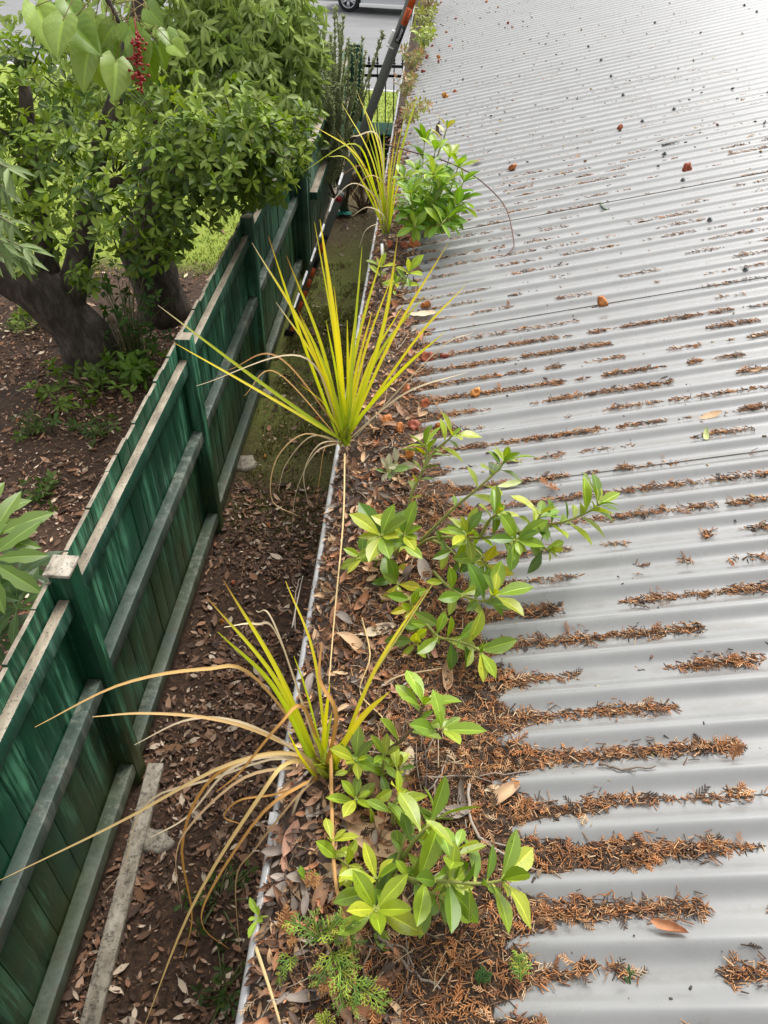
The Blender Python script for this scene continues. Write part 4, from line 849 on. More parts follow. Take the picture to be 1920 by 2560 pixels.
seedling('broadleaf_seedling', 'thick stemmed seedling holding two pale rounded leaf clusters over the rust needles', [
 ([(905, 1915, .01), (926, 1902, .03), (999, 1854, .08), (1041, 1818, .10), (1092, 1830, .12), (1108, 1822, .13)], .064, 6, 5), ([(1041, 1818, .10), (1052, 1780, .13), (1060, 1760, .14)], .064, 3, 5)], cols=[(.30, .42, .05), (.26, .38, .04), (.2, .33, .03)], stemc=(.12, .08, .04))
seedling('broadleaf_seedling', 'small seedling with a neat green rosette right of the nearest strappy tuft', [
 ([(872, 1935, .005), (880, 1915, .04), (890, 1898, .07)], .058, 3, 7)])
seedling('broadleaf_seedling', 'small seedling with stacked leaves between two rosettes near the nearest tuft', [
 ([(945, 1945, .005), (955, 1925, .04), (962, 1885, .08)], .052, 8, 5), ([(950, 1940, .01), (985, 1930, .03), (1000, 1922, .04)], .055, 4, 3)])
seedling('broadleaf_seedling', 'seedling with one wide flat leaf low beside the thick orange brown stalk', [
 ([(888, 2030, .005), (888, 2012, .03), (890, 1996, .05)], .058, 3, 5), ([(890, 2010, .01), (915, 2010, .04), (925, 2012, .04)], .064, 1, 3)])
seedling('broadleaf_seedling', 'slim seedling with one long upright leaf above the big near seedling', [
 ([(985, 2070, .005), (982, 2040, .05), (985, 2010, .08), (1000, 1988, .09)], .06, 6, 3)])
seedling('broadleaf_seedling', 'biggest near seedling with long hanging yellow green leaves lying out towards the roof', [
 ([(960, 2200, .005), (989, 2192, .06), (1050, 2200, .11), (1122, 2204, .14), (1203, 2209, .13), (1268, 2198, .13)], .074, 26, 6), ([(1000, 2160, .04), (1030, 2110, .10), (1070, 2065, .13), (1088, 2045, .11)], .066, 10, 5), ([(1110, 2203, .12), (1135, 2160, .14), (1142, 2120, .15)], .07, 5, 3), ([(1020, 2195, .07), (1070, 2230, .08), (1100, 2240, .08)], .07, 5, 4), ([(985, 2190, .05), (1000, 2130, .07), (1020, 2070, .08)], .066, 5, 3)], cols=[(.26, .36, .03), (.20, .32, .025), (.32, .40, .05), (.16, .27, .03)], mature=1)
seedling('broadleaf_seedling', 'seedling with yellow green leaves beside the cream pointed leaf', [
 ([(815, 2140, .02), (848, 2148, .05), (872, 2165, .06)], .05, 5, 5), ([(820, 2140, .03), (825, 2118, .06), (830, 2100, .07)], .042, 1, 4)], cols=[(.36, .44, .04), (.30, .42, .04)])
seedling('broadleaf_seedling', 'seedling with a star of broad leaves left of the biggest near seedling', [
 ([(925, 2310, .005), (933, 2290, .05), (940, 2272, .09)], .074, 4, 8), ([(955, 2260, .005), (945, 2225, .05), (940, 2195, .07)], .07, 5, 5)])
seedling('tiny_sprout', 'tiny four leaved sprout standing on the gutter lip', [([(668, 2292, .005), (655, 2293, .02), (646, 2293, .025)], .03, 0, 5)], cols=[(.25, .40, .04)])
seedling('tiny_sprout', 'tiny round leaved sprout between brown leaves near the gutter lip', [([(768, 2212, .005), (765, 2204, .015), (764, 2196, .02)], .026, 0, 5)], cols=[(.18, .33, .03)])
seedling('bushy_seedling', 'dense bushy seedling beside the far strappy tuft', [
 ([(1040+dx, 560, .01), ((1040+dx+x)/2, (560+y)/2+20, .12), (x, y, .22+h)], .078, 24, 8) for dx, x, y, h in
 [(0, 1062, 345, .05), (10, 1090, 365, .06), (30, 1125, 385, .04), (40, 1148, 410, .02), (45, 1162, 448, -.02), (45, 1155, 500, -.07), (30, 1130, 525, -.09), (20, 1095, 470, 0), (0, 1040, 420, .02), (10, 1055, 500, -.05), (5, 1030, 535, -.1), (20, 1085, 430, .05), (25, 1110, 455, .0), (0, 1010, 440, .03), (5, 1025, 480, 0)]]+[([(1090, 400, .2), (1108, 350, .26), (1118, 318, .3)], .07, 3, 5, .6)], cols=[(.24, .40, .03), (.18, .34, .03), (.30, .43, .04), (.13, .26, .025)])
seedling('broadleaf_seedling', 'small seedling with upright oval leaves left of the lone gutter bracket', [
 ([(955, 720, .01), (952, 690, .07), (953, 665, .11)], .075, 4, 5), ([(1005, 720, .01), (1015, 700, .06), (1022, 680, .10)], .075, 4, 5), ([(980, 730, .01), (985, 715, .04), (990, 705, .06)], .06, 3, 4)])
for i, (lab, x, y, sc, cols) in enumerate([('yellow green weed topmost in the far gutter', 1068, 66, .08, [(.2, .25, .04), (.27, .3, .05)]), ('yellow green weed clump just below the topmost one', 1058, 112, .08, [(.26, .36, .04), (.2, .25, .05)]), ('olive brown weed tuft in the far gutter beside orange fruits', 1030, 165, .07, [(.2, .22, .05), (.28, .2, .08)]), ('thin twiggy olive weed leaning over the roof above the bushy seedling', 1025, 300, .06, [(.26, .28, .06), (.3, .22, .1)]), ('ragged brown weed at the top end of the far gutter', 1072, 24, .09, [(.25, .24, .06), (.3, .2, .1)]), ('low brown green weed on the far gutter lip', 1010, 232, .06, [(.2, .2, .05), (.3, .2, .1)])]):
    sh = []
    for k in range(9):
        a = random.uniform(-1, 1); sh.append(([(x, y+8, .01), (x+a*14, y-10, .09), (x+a*30+(20 if i == 3 else 0), y-28-random.random()*22, .16+.1*random.random())], sc*.6, 14, 5))
    seedling('gutter_weed', lab, sh, cols=cols, stemc=(.24, .18, .08), cat='weed')
# grey green limp plant and the dead curled black leaf on the bushy seedling
seedling('limp_weed', 'limp pale grey green weed wilting left of the wrinkled orange fruit', [([(972, 1185, .005), (968, 1180, .02), (972, 1178, .03)], .05, 2, 7), ([(985, 1160, .005), (990, 1158, .03), (995, 1165, .03)], .06, 2, 4)], cols=[(.3, .33, .2), (.4, .4, .28), (.14, .24, .06)])
p = at_r(1090, 330, .27); dead_leaf(p, .085, 5, 'dark', 1.2, 'shrivelled black leaf hanging at the top of the bushy seedling', tilt=(.6, 1.2))

# ---------------------------------------------------------------- conifer seedling, green conifer sprigs
def frond(mb, P, n, L, cols, lv=2):
    S = spline(P, 20); T = nrm(np.gradient(S, axis=0)); nz = np.array([0, 0, 1.])
    tube(mb, S, .0013, 5, np.array(cols[0])*.8)
    for k in range(n):
        u = .08+.9*k/n; i = int(u*19); sg = 1 if k % 2 else -1; s = nrm(np.cross(T[i], nz))*sg
        d = nrm(T[i]*.85+s*.75+[0, 0, .1]); l = L*(1-.55*u)*rng.uniform(.75, 1.15); c = pick(cols, 1, .15)[0]
        q = S[i]+d*l; tube(mb, [S[i], (S[i]+q)/2+[0, 0, l*.05], q], [.0009, .0006], 4, c)
        for j in range(5):
            w = .15+.17*j; s2 = nrm(np.cross(d, nz))*(1 if j % 2 else -1); dd = nrm(d*.8+s2*.7); ll = l*(.5-.35*w)
            tube(mb, [S[i]+d*l*w, S[i]+d*l*w+dd*ll], [.0008, .0006], 4, c*rng.uniform(.85, 1.25))
cs = thing('conifer_seedling', 'feathery light green conifer seedling lying in the near gutter', 'seedling', at_r(850, 2420, 0))
CG = [(.26, .40, .06), (.36, .48, .07), (.17, .31, .06), (.48, .48, .08)]
mb = MB()
for pts, n, L in [([(800, 2355, .05), (760, 2322, .07), (712, 2302, .07)], 14, .034), ([(800, 2350, .05), (785, 2300, .08), (786, 2285, .08)], 8, .028), ([(790, 2340, .05), (830, 2320, .08), (855, 2292, .09)], 16, .034), ([(820, 2360, .06), (860, 2330, .08), (888, 2300, .09)], 12, .026), ([(830, 2380, .05), (825, 2400, .07), (800, 2440, .06), (792, 2470, .05)], 16, .034), ([(835, 2380, .05), (850, 2420, .07), (850, 2470, .07), (862, 2520, .05)], 18, .036),
                  ([(840, 2420, .05), (870, 2450, .07), (895, 2480, .06), (880, 2530, .05)], 16, .034), ([(890, 2460, .04), (925, 2485, .05), (968, 2515, .03)], 16, .034), ([(740, 2390, .03), (715, 2410, .04), (690, 2460, .02)], 14, .024), ([(850, 2390, .05), (885, 2360, .06), (890, 2350, .06)], 8, .028), ([(838, 2400, .05), (870, 2400, .06), (885, 2420, .06)], 10, .03)]:
    frond(mb, [at_r(*p) for p in pts], int(n*.7), L*.85, CG)
mb.build('foliage', M['leaf'], cs, False)
mb = MB(); tube(mb, spline([at_r(860, 2470, .0), at_r(845, 2420, .04), at_r(815, 2360, .05), at_r(770, 2320, .06)], 14), .002, 6, (.3, .2, .08)); mb.build('stem', M['stem'], cs)
for pts, n, L in [([(765, 2220, .05), (790, 2190, .06)], 10, .022), ([(700, 2330, .03), (725, 2280, .05)], 12, .026), ([(745, 2350, .04), (725, 2345, .05)], 8, .024), ([(820, 2440, .06), (818, 2480, .05)], 8, .022)]:
    mb = MB(); frond(mb, [at_r(*p) for p in pts], n, L, [(.42, .2, .07), (.5, .26, .1)]); mb.build('dead_frond', M['dry'], cs, False)
for lab, pts, n, L, cols in [('fresh green conifer sprig lying on needles at the roof edge', [(1302, 2455, .012), (1300, 2420, .02), (1296, 2385, .03)], 13, .022, CG), ('dark green conifer sprig half buried beside a grey leaf', [(1195, 2460, .01), (1203, 2447, .015), (1215, 2430, .02)], 10, .02, [(.08, .18, .04)]), ('thin green conifer sprig standing in a roof channel at lower right', [(1575, 2460, .0), (1574, 2435, .01), (1572, 2412, .02)], 3, .012, [(.08, .17, .05)]),
                             ('yellow green conifer sprig at the bottom edge of the gutter', [(810, 2600, .02), (812, 2560, .04), (805, 2535, .05)], 9, .022, [(.4, .46, .06)]), ('rust coloured conifer frond lying on the needles in a channel', [(1400, 1225, .0), (1370, 1208, .006), (1350, 1198, .01)], 10, .02, [(.45, .2, .08)]), ('rust coloured conifer frond tipped up on a heap at the right roof edge', [(1832, 1900, .0), (1838, 1880, .01), (1848, 1858, .02)], 11, .018, [(.45, .2, .08)])]:
    mb = MB(); frond(mb, [at_r(*p) for p in pts], n, L, cols); tag(mb.build('conifer_sprig', M['leaf'] if cols[0][0] < .43 else M['dry'], None, False), lab, 'sprig')

# ================================================================== TREES AND SHRUBS BEYOND THE FENCE
def trunk(mb, P, r, n=14, lump=.06):
    S = spline(P, 18); tube(mb, S, r, n, (.5,)*3)
    V = mb.v[-1]; ctr = np.repeat(S, n, 0); V += (V-ctr)*((vnoise(V[:, 0]*9+V[:, 1]*5, V[:, 2]*4)-.5)*lump*6)[:, None]
LTREE = leaf_t(.42, .58, 4, .18, .2)
LHANG = leaf_t(.30, .42, 4, .25, .18)
def rosettes(mb, C, r, n, K, L, cols, droop=0., tpl=LTREE, flat=.8, outward=None):
    P = np.asarray(C)+rdir(n)*(rng.random((n, 1))**.45)*np.array([r, r, r*flat])
    out = nrm(P-np.asarray(C)); ax = nrm(out*.8+[0, -.15, .55-droop]+rng.normal(0, .3, (n, 3)))
    a = nrm(np.cross(ax, rdir(n))); b = np.cross(ax, a); col = pick(cols, n, .18)
    for k in range(K):
        th = 2*np.pi*k/K+rng.normal(0, .5, n); rad = a*np.cos(th)[:, None]+b*np.sin(th)[:, None]
        el = rng.uniform(-.25, 1.0, n)[:, None]; f = nrm(rad+ax*el-[0, 0, droop*1.1])
        scatter(mb, tpl, P+rad*.008, f, nrm(ax-rad*.2+[0, 0, .3]), L*rng.uniform(.7, 1.15, n), col*rng.uniform(.85, 1.15, (n, 1)))
    return P
TG = [(.14, .215, .028), (.18, .26, .036), (.10, .16, .022), (.23, .30, .05), (.06, .105, .02)]
# A: leaning rosette leaved tree
ta0 = at_z(250, 905, GZ)
tA = thing('garden_tree', 'leaning dark trunked tree with rosettes of dark green leaves behind the fence', 'tree', ta0)
mb = MB(); pA = [ta0-[0, 0, .15], at_y(170, 800, ta0[1]-.1), at_y(60, 700, ta0[1]-.2), at_y(-120, 600, ta0[1]-.3), at_y(-330, 380, ta0[1]-.2)]
trunk(mb, pA, [.30, .27, .25, .2, .12]); trunk(mb, [pA[1], at_y(200, 650, ta0[1]), at_y(230, 450, ta0[1]+.1), at_y(300, 200, ta0[1]+.2), at_y(380, -150, ta0[1]+.3)], [.16, .12, .09, .06, .03])
trunk(mb, [at_y(220, 500, ta0[1]+.1), at_y(330, 440, ta0[1]-.2), at_y(520, 430, ta0[1]-.5)], [.06, .045, .02]); trunk(mb, [at_y(140, 760, ta0[1]), at_y(90, 500, ta0[1]-.2), at_y(60, 200, ta0[1]-.3)], [.1, .08, .04])
mt_ = mb; mb = MB()
for x, y, Yq, r, n in [(90, 450, 6.3, .45, 40), (230, 480, 6.2, .4, 22), (330, 520, 6.0, .4, 24), (430, 500, 6.1, .4, 40), (540, 405, 6.2, .4, 80), (640, 405, 6.6, .42, 85), (700, 350, 7.0, .4, 70), (590, 340, 6.4, .45, 80), (470, 390, 6.3, .42, 55), (290, 600, 5.9, .25, 14), (400, 620, 5.9, .2, 14), (215, 690, 5.9, .16, 10), (150, 370, 6.6, .45, 36), (40, 320, 6.8, .55, 60), (60, 150, 7.2, .6, 60), (20, 540, 6.2, .35, 22), (120, 570, 6.1, .25, 12), (60, 640, 6.0, .2, 10), (600, 450, 6.7, .28, 40), (460, 560, 5.9, .16, 10), (100, 290, 7.4, .6, 40), (280, 400, 6.9, .45, 28), (410, 300, 7, .5, 60), (330, 650, 5.9, .14, 6)]:
    c = at_y(x, y, Yq); P = rosettes(mb, c, r, int(n*1.2), 6, .10, TG)
    for q in P[::6]: tube(mt_, [c+(q-c)*.1+[0, 0, -.1], (c+q)/2, q], [.008, .004], 4, (.06, .05, .04))
for k in range(5): rosettes(mb, np.array([-4.2+rng.normal(0, 1.3), 7.2+rng.normal(0, .8), .7+rng.random()*1.3]), .7, 60, 7, .105, TG)
mb.build('crown', M['tree_leaf'], tA); mt_.build('trunk', M['bark'], tA)
# B: upright tree with long hanging leaves
tb0 = np.array([-2.85, 8.9, GZ]); cB = at_y(385, 700, 8.2)
tB = thing('garden_tree', 'upright tree with pale long hanging leaves drooping over the far fence', 'tree', (cB[0], 8.2, GZ))
mb = MB(); trunk(mb, [(cB[0]+.05, 8.2, GZ-.1), (cB[0], 8.2, GZ+.8), at_y(395, 500, 8.3), at_y(450, 200, 8.6), at_y(520, -200, 9.0)], [.32, .27, .24, .16, .06]); trunk(mb, [at_y(410, 450, 8.8), at_y(520, 300, 8.9), at_y(680, 120, 8.8)], [.09, .06, .02]); trunk(mb, [at_y(440, 250, 8.9), at_y(560, 60, 9), at_y(650, -80, 9)], [.08, .05, .02])
mb.build('trunk', M['bark'], tB)
HG = [(.24, .31, .09), (.29, .37, .11), (.18, .25, .065), (.34, .42, .15)]
mb = MB()
for x, y, Yq, r, n in [(720, 60, 8.6, .38, 120), (740, 150, 8.5, .33, 110), (735, 240, 8.3, .32, 90), (660, 40, 8.4, .45, 130), (650, 150, 8.2, .45, 140), (640, 250, 7.9, .4, 110), (690, 310, 7.9, .35, 90), (560, 60, 8.3, .5, 140), (550, 180, 8.0, .5, 140), (530, 290, 7.6, .4, 110), (460, 40, 8.4, .5, 120), (440, 150, 8.2, .5, 110), (600, -60, 8.6, .5, 90), (700, -30, 8.8, .4, 80), (350, 60, 8.6, .6, 120), (250, 130, 9, .7, 120), (150, 80, 9.4, .7, 90), (330, 250, 8.8, .6, 100), (200, 280, 9.2, .6, 80)]:
    c = at_y(x, y, Yq); rosettes(mb, c, r, n, 5, .135, HG, .9, LHANG, 1.0)
for k in range(4): rosettes(mb, np.array([-2.6+rng.normal(0, .9), 9+rng.normal(0, .7), .8+rng.random()*1.5]), .65, 70, 5, .135, HG, .9, LHANG)
mb.build('crown', M['tree_leaf'], tB)
# C: large heart shaped leaves with red berries, branch hanging in from a trunk left of the view
def heart_t():
    n, m_ = 18, 13; t = np.linspace(0, 1, n)[:, None]; v = np.linspace(-1, 1, m_)[None]; a = np.abs(v)
    hw = np.interp(t, [0, .08, .2, .35, .5, .65, .8, .92, 1], [.2, .37, .47, .48, .43, .33, .2, .08, 0])
    x = t-.14*(1-t)**5*a*1.2+0*v; y = hw*v
    vein = np.exp(-(((t*6-a*1.7+.2) % 1-.5)/.16)**2)*np.clip(1.15-t, 0, 1); mid = np.exp(-(a/.07)**2)
    z = -.24*t**2+hw*(.30*a-.10*a**3)+.012*np.sin(t*15+v*4)*a-.010*vein-.012*mid
    i = (np.arange(n-1)[:, None]*m_+np.arange(m_-1)[None]).ravel()
    return np.stack([x, y, z+0*v], 2).reshape(-1, 3), np.stack([i, i+1, i+m_+1, i+m_], 1), (.9+.30*vein+.55*mid).ravel()
HT = heart_t(); YH = 2.75
tC = thing('berry_tree', 'branch of big heart shaped green leaves with red berries hanging in at upper left', 'tree', (-4.2, 2.2, GZ))
mb = MB(); e = at_y(300, 60, YH); trunk(mb, [(-4.2, 2.2, GZ-.1), (-4.1, 2.2, -1), (-4.0, 2.2, 1.0), (-3.7, 2.3, 2.4)], [.14, .12, .1, .06]); mb.build('trunk', M['bark'], tC)
mb = MB(); br = [(-4.0, 2.2, .9), (-3.0, 2.4, 1.45), at_y(100, -330, YH-.1), at_y(240, -60, YH), e, at_y(330, 90, YH+.02)]; trunk(mb, br, [.05, .035, .02, .010, .006, .004], 8, .03); mb.build('limb', M['bark'], tC)
ml = MB(); ms = MB()
for x, y, tx, ty, L in [(90, 15, 130, 100, .19), (165, 0, 235, 130, .12), (175, 60, 265, 140, .17), (160, 45, 130, 140, .16), (240, 40, 215, 125, .14), (290, 60, 245, 115, .12), (225, 115, 200, 205, .17), (260, 90, 280, 170, .15), (235, 140, 255, 195, .16), (290, 150, 290, 240, .16), (345, 90, 355, 175, .14), (360, 110, 385, 225, .14), (395, 110, 410, 165, .10), (320, 60, 335, 100, .11), (415, 75, 430, 120, .10), (370, 20, 400, 60, .10), (430, 110, 465, 140, .09), (330, 130, 360, 215, .14)]:
    yo = rng.normal(0, .10); a = at_y(x, y, YH+yo); b = at_y(tx, ty, YH+yo-.05+rng.normal(0, .04)); c = pick([(.17, .275, .035), (.14, .23, .03), (.23, .33, .05)], 1, .15)[0]
    d = nrm(b-a); L = L*.78; scatter(ml, HT, a, d, nrm([rng.normal(0, .35), -.75, .6]), L, c, L*rng.uniform(.76, .9))
    k = e+(np.array([rng.normal(0, .04), 0, rng.uniform(-.02, .12)])); tube(ms, spline([k, (a+k)/2+[0, 0, .04], a, a+d*L*.05], 8), .0014, 5, (.2, .14, .05))
ml.build('leaves', M['heart_leaf'], tC); ms.build('leaf_stalks', M['stem'], tC)
for i, (x, y, w) in enumerate([(345, 105, 14), (340, 150, 22), (350, 190, 16)]):
    mb = MB(); bc = at_y(x, y, YH-.13); tube(mb, [bc-[0, 0, .05], bc+[0, 0, .06]], .002, 5)
    for k in range(34):
        p = at_y(x+rng.normal(0, w*.55), y+rng.normal(0, 15), YH-.13+rng.normal(0, .03)); r = .0045
        V = [p+[0, 0, r]]+[p+r*np.array([math.cos(q)*math.sin(tt), math.sin(q)*math.sin(tt), math.cos(tt)]) for tt in (.8, 1.6, 2.4) for q in np.linspace(0, 6.28, 8)[:-1]]+[p-[0, 0, r]]
        F = [(0, 1+j, 1+(j+1) % 7) for j in range(7)]+[(1+7*s+j, 8+7*s+j, 8+7*s+(j+1) % 7, 1+7*s+(j+1) % 7) for s in range(2) for j in range(7)]+[(15+j, 22, 15+(j+1) % 7) for j in range(7)]
        mb.add(V, F); tube(mb, [p, bc+[0, 0, np.clip((p-bc)[2], -.04, .04)]], .0012, 4)
    mb.build('berry_bunch', M['berry'], tC)
# D: pale lance leaved branch at the left edge
tD = thing('lance_leaf_shrub', 'pale green lance leaved shrub reaching in at the left edge', 'shrub', (-4.1, 4.3, GZ))
mb = MB(); ms = MB(); PG = [(.24, .32, .13), (.30, .38, .17), (.18, .26, .09)]
for x, y, tx, ty in [(-40, 380, 20, 420), (-60, 500, 30, 560), (-50, 560, 60, 620), (-60, 620, 50, 640), (-70, 540, 10, 610), (-60, 420, 15, 470)]:
    a = at_y(x, y, 4.1); b = at_y(tx, ty, 3.9); S = spline([np.array((-4.0, 4.2, -1.6)), (a+[-.3, .1, .3]), a, b], 24); tube(ms, S, [.02, .004], 5, (.2, .2, .1)); T = nrm(np.gradient(S, axis=0))
    for k in range(30):
        i = 10+k % 14; f = nrm(T[i]*.5+rdir(1)[0]*.7+[.3, -.2, -.45]); l = rng.uniform(.10, .16); scatter(mb, LHANG, S[i], f, [.1, -.4, .9], l, pick(PG, 1, .15)[0]*.85, l*.72)
mb.build('leaves', M['tree_leaf'], tD); ms.build('stems', M['stem'], tD)
# E: fatsia like plant
def fatsia_leaf(mb, c, n3, R, col, n=8):
    n3 = nrm(n3); a = nrm(np.cross(n3, [0, 0, 1.]) if abs(n3[2]) < .95 else np.array([1., 0, 0])); b = np.cross(n3, a); a0 = rng.random()*6
    for k in range(n):
        t = a0+2*np.pi*.86*k/n; f = a*math.cos(t)+b*math.sin(t); l = R*(1 if k not in (0, n-1) else .75)
        scatter(mb, FT, c, nrm(f+n3*.05), n3, l*rng.uniform(.9, 1.05), col)
_n = 9; _t = np.linspace(0, 1, _n); FT = leaf_t(.27, .62, 9, .22, .12); FT[0][:9, 1] *= 1+.18*np.sin(np.arange(9)*2.6); FT[0][-9:, 1] *= 1+.18*np.sin(np.arange(9)*2.6)
tE = thing('palmate_shrub', 'shrub with big glossy hand shaped leaves behind the near fence post', 'shrub', (-2.75, 3.7, GZ))
mb = MB(); ms = MB()
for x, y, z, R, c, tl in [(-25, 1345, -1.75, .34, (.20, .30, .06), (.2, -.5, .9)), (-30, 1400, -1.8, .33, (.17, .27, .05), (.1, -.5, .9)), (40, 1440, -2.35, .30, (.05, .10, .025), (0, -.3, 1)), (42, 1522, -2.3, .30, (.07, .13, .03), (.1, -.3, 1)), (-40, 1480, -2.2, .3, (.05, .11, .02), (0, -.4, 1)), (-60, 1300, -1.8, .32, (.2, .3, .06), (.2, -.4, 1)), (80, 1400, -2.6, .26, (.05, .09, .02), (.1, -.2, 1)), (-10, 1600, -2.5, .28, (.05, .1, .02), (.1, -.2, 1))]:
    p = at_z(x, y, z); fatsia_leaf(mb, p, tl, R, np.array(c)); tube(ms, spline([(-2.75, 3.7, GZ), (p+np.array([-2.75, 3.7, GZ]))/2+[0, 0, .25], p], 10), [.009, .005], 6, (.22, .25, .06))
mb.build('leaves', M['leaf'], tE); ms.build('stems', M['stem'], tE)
# F: spiky grey green shrub by the far fence
tF = thing('spiky_shrub', 'upright spiky grey green shrub growing against the far fence', 'shrub', (-1.0, 11.6, GZ))
mb = MB()
def spike(P, L):
    S = spline(P, 14); tube(mb, S, [.014, .006], 4, (.5, .5, .33)); T = nrm(np.gradient(S, axis=0)); n = int(L*260)
    i = rng.integers(0, 14, n); d = rdir(n); f = nrm(d-T[i]*(d*T[i]).sum(1)[:, None]+T[i]*.6); u = rng.random((n, 1))
    needles(mb, S[i]+T[i]*u*.05, f, rng.uniform(.02, .045, n), np.full(n, .006), pick([(.52, .57, .33), (.44, .50, .27), (.60, .63, .42), (.34, .40, .21)], n, .15))
for k in range(74):
    x = random.gauss(812, 28); yb = random.uniform(300, 430); h = random.uniform(90, 190); Yq = random.uniform(10.6, 11.6)
    if k < 9: x = random.uniform(815, 860); yb = 260; h = random.uniform(120, 190)
    tx = x+random.gauss(0, 14); spike([at_y(x, yb, Yq), at_y((x+tx)/2+random.gauss(0, 4), yb-h*.5, Yq), at_y(tx, yb-h, Yq)], h/150)
for x, y, tx, ty in [(900, 240, 912, 140), (905, 235, 955, 100), (880, 230, 905, 105), (915, 230, 952, 88), (870, 220, 872, 130), (890, 210, 885, 120), (800, 200, 796, 110), (850, 150, 842, 30), (838, 140, 836, 35), (812, 120, 808, 55), (853, 140, 858, 50), (770, 200, 762, 140), (790, 210, 786, 120), (803, 210, 800, 105)]:
    spike([at_y((x*2+830)/3, y+90, 11), at_y(x, y, 11), at_y(tx, ty, 11)], .9)
for k in range(44):
    x = random.gauss(815, 28); y = random.uniform(330, 470); spike([at_y(x, y, 10.8), at_y(x+random.gauss(0, 12), y-60, 10.8), at_y(x+random.gauss(0, 18), y-110, 10.8)], .6)
mb.build('spiky_foliage', M['blade'], tF, False)
mb = MB(); c = at_y(825, 330, 11.2)
for k in range(7): tube(mb, spline([(-1.0+rng.normal(0, .05), 11.6, GZ), (-1.0+rng.normal(0, .12), 11.4, GZ+.6), at_y(820+random.gauss(0, 30), 330, 11.1)], 8), [.03, .012], 6, (.1, .09, .06))
mb.build('stems', M['stem'], tF)
# small plants on the ground
def groundplant(name, label, c, r, h, n, L, cols, cat='plant', K=6):
    t = thing(name, label, cat, c); mb = MB(); ms = MB(); c = np.array(c)
    for k in range(n):
        p = c+np.array([rng.normal(0, r*.5), rng.normal(0, r*.5), h*rng.random()+.03]); rosettes(mb, p, .05, 1, K, L, cols)
        tube(ms, spline([c+(p-c)*[.25, .25, 0], (c+p)/2+[0, 0, h*.1], p], 6), [.006, .003], 4, (.12, .14, .05))
    mb.build('leaves', M['tree_leaf'], t); ms.build('stems', M['stem'], t); return t
c = at_z(335, 900, GZ); groundplant('glossy_bush', 'small dark glossy bush between the two tree trunks', c, .42, .95, 60, .085, [(.05, .11, .02), (.08, .15, .03), (.03, .08, .015)])
c = at_z(240, 965, GZ); groundplant('leafy_weed', 'patch of light green leafy weeds at the foot of the leaning tree', c, .55, .22, 46, .11, [(.11, .19, .025), (.15, .23, .04)])
c = at_z(355, 960, GZ); groundplant('leafy_weed', 'broad leaved weed growing against the fence under the trees', c, .2, .3, 16, .15, [(.12, .22, .03)])
c = at_z(70, 820, GZ); groundplant('leafy_weed', 'low yellow green weeds on the bare soil left of the leaning trunk', c, .4, .12, 22, .10, [(.16, .22, .04)])
for x, y in [(100, 1245), (75, 1090), (230, 1090)]:
    c = at_z(x, y, GZ); groundplant('leafy_weed', {100: 'small green weed in the leaf litter above the hand leaved shrub', 75: 'dark green weed patch in the leaf litter at the left edge', 230: 'dark green weed patch in the leaf litter beside the fence'}[x], c, .22, .08, 14, .08, [(.06, .11, .025), (.09, .15, .03)])
for x, y, lab in [(575, 1010, 'mossy weed clump in the alley behind the middle tuft'), (560, 2480, 'dark weed patch in the alley at the bottom of the picture'), (545, 2250, 'small weed in the alley under the arching straw blades')]:
    c = at_z(x, y, GZ); groundplant('leafy_weed', lab, c, .2, .07, 16, .05, [(.05, .09, .02), (.08, .12, .025)])
t = thing('dead_shrub', 'bare brown dead shrub on the ground below the far strappy tuft', 'shrub', at_z(910, 530, GZ)); mb = MB(); c = at_z(910, 530, GZ)
for k in range(16):
    e = c+np.array([rng.normal(0, .35), rng.normal(0, .3), .5+rng.random()*.9]); S = spline([c, (c+e)/2+rng.normal(0, .08, 3), e], 10)+rng.normal(0, .012, (10, 3)); tube(mb, S, [.016, .004], 5, (.17, .11, .07))
    for j in range(4): q = S[4+j]; tube(mb, [q, q+rdir(1)[0]*.2], [.005, .002], 4, (.2, .14, .09))
mb.build('branches', M['stem'], t)

# ---------------------------------------------------------------- ground cover, scraps, bin
mb = MB()
LL = [curl_leaf(.55, .6, .7, .4, 4, 3, 11), curl_leaf(.5, 1.1, 1.2, -.5, 4, 3, 12), curl_leaf(.6, .2, .3, .2, 4, 3, 13)]
GC = [(.20, .105, .055), (.27, .14, .08), (.33, .20, .125), (.13, .08, .05), (.38, .25, .17), (.10, .06, .04), (.22, .11, .06), (.18, .10, .065), (.55, .44, .33), (.08, .045, .03), (.11, .06, .035), (.07, .04, .03)]
def litter(n, x0, x1, y0, y1, dens=lambda P: np.ones(len(P)), gain=1.):
    P = np.stack([rng.uniform(x0, x1, n), rng.uniform(y0, y1, n), np.full(n, GZ+.004)+rng.random(n)*.02], 1)
    k = rng.random(n) < dens(P)*np.clip((fbm(P[:, 0]*2.3+4, P[:, 1]*2.3)-.30)*4.5, .3, 1); P = P[k]
    n = len(P)
    for q in range(3):
        s = slice(q, None, 3); m_ = len(P[s]); th = rng.random(m_)*6.28
        scatter(mb, LL[q], P[s], np.stack([np.cos(th), np.sin(th), rng.normal(0, .3, m_)], 1), np.array([0, 0, 1.])+rng.normal(0, .35, (m_, 3)), np.clip(rng.lognormal(math.log(.026), .62, m_), .008, .12), pick(GC, m_, .25)*gain)
litter(22000, -1.32, .2, .6, 5.2); litter(9000, -1.32, .1, 5.0, 11.5, lambda P: .9-.7*(fbm(P[:, 0]*2, P[:, 1]*2) > .5))
litter(60000, -6.5, -1.42, 1.5, 9.6, lambda P: np.clip(1.2-(P[:, 1]-6)*.3, .12, 1), 1.35); litter(900, -7, -1.4, 9.5, 15)
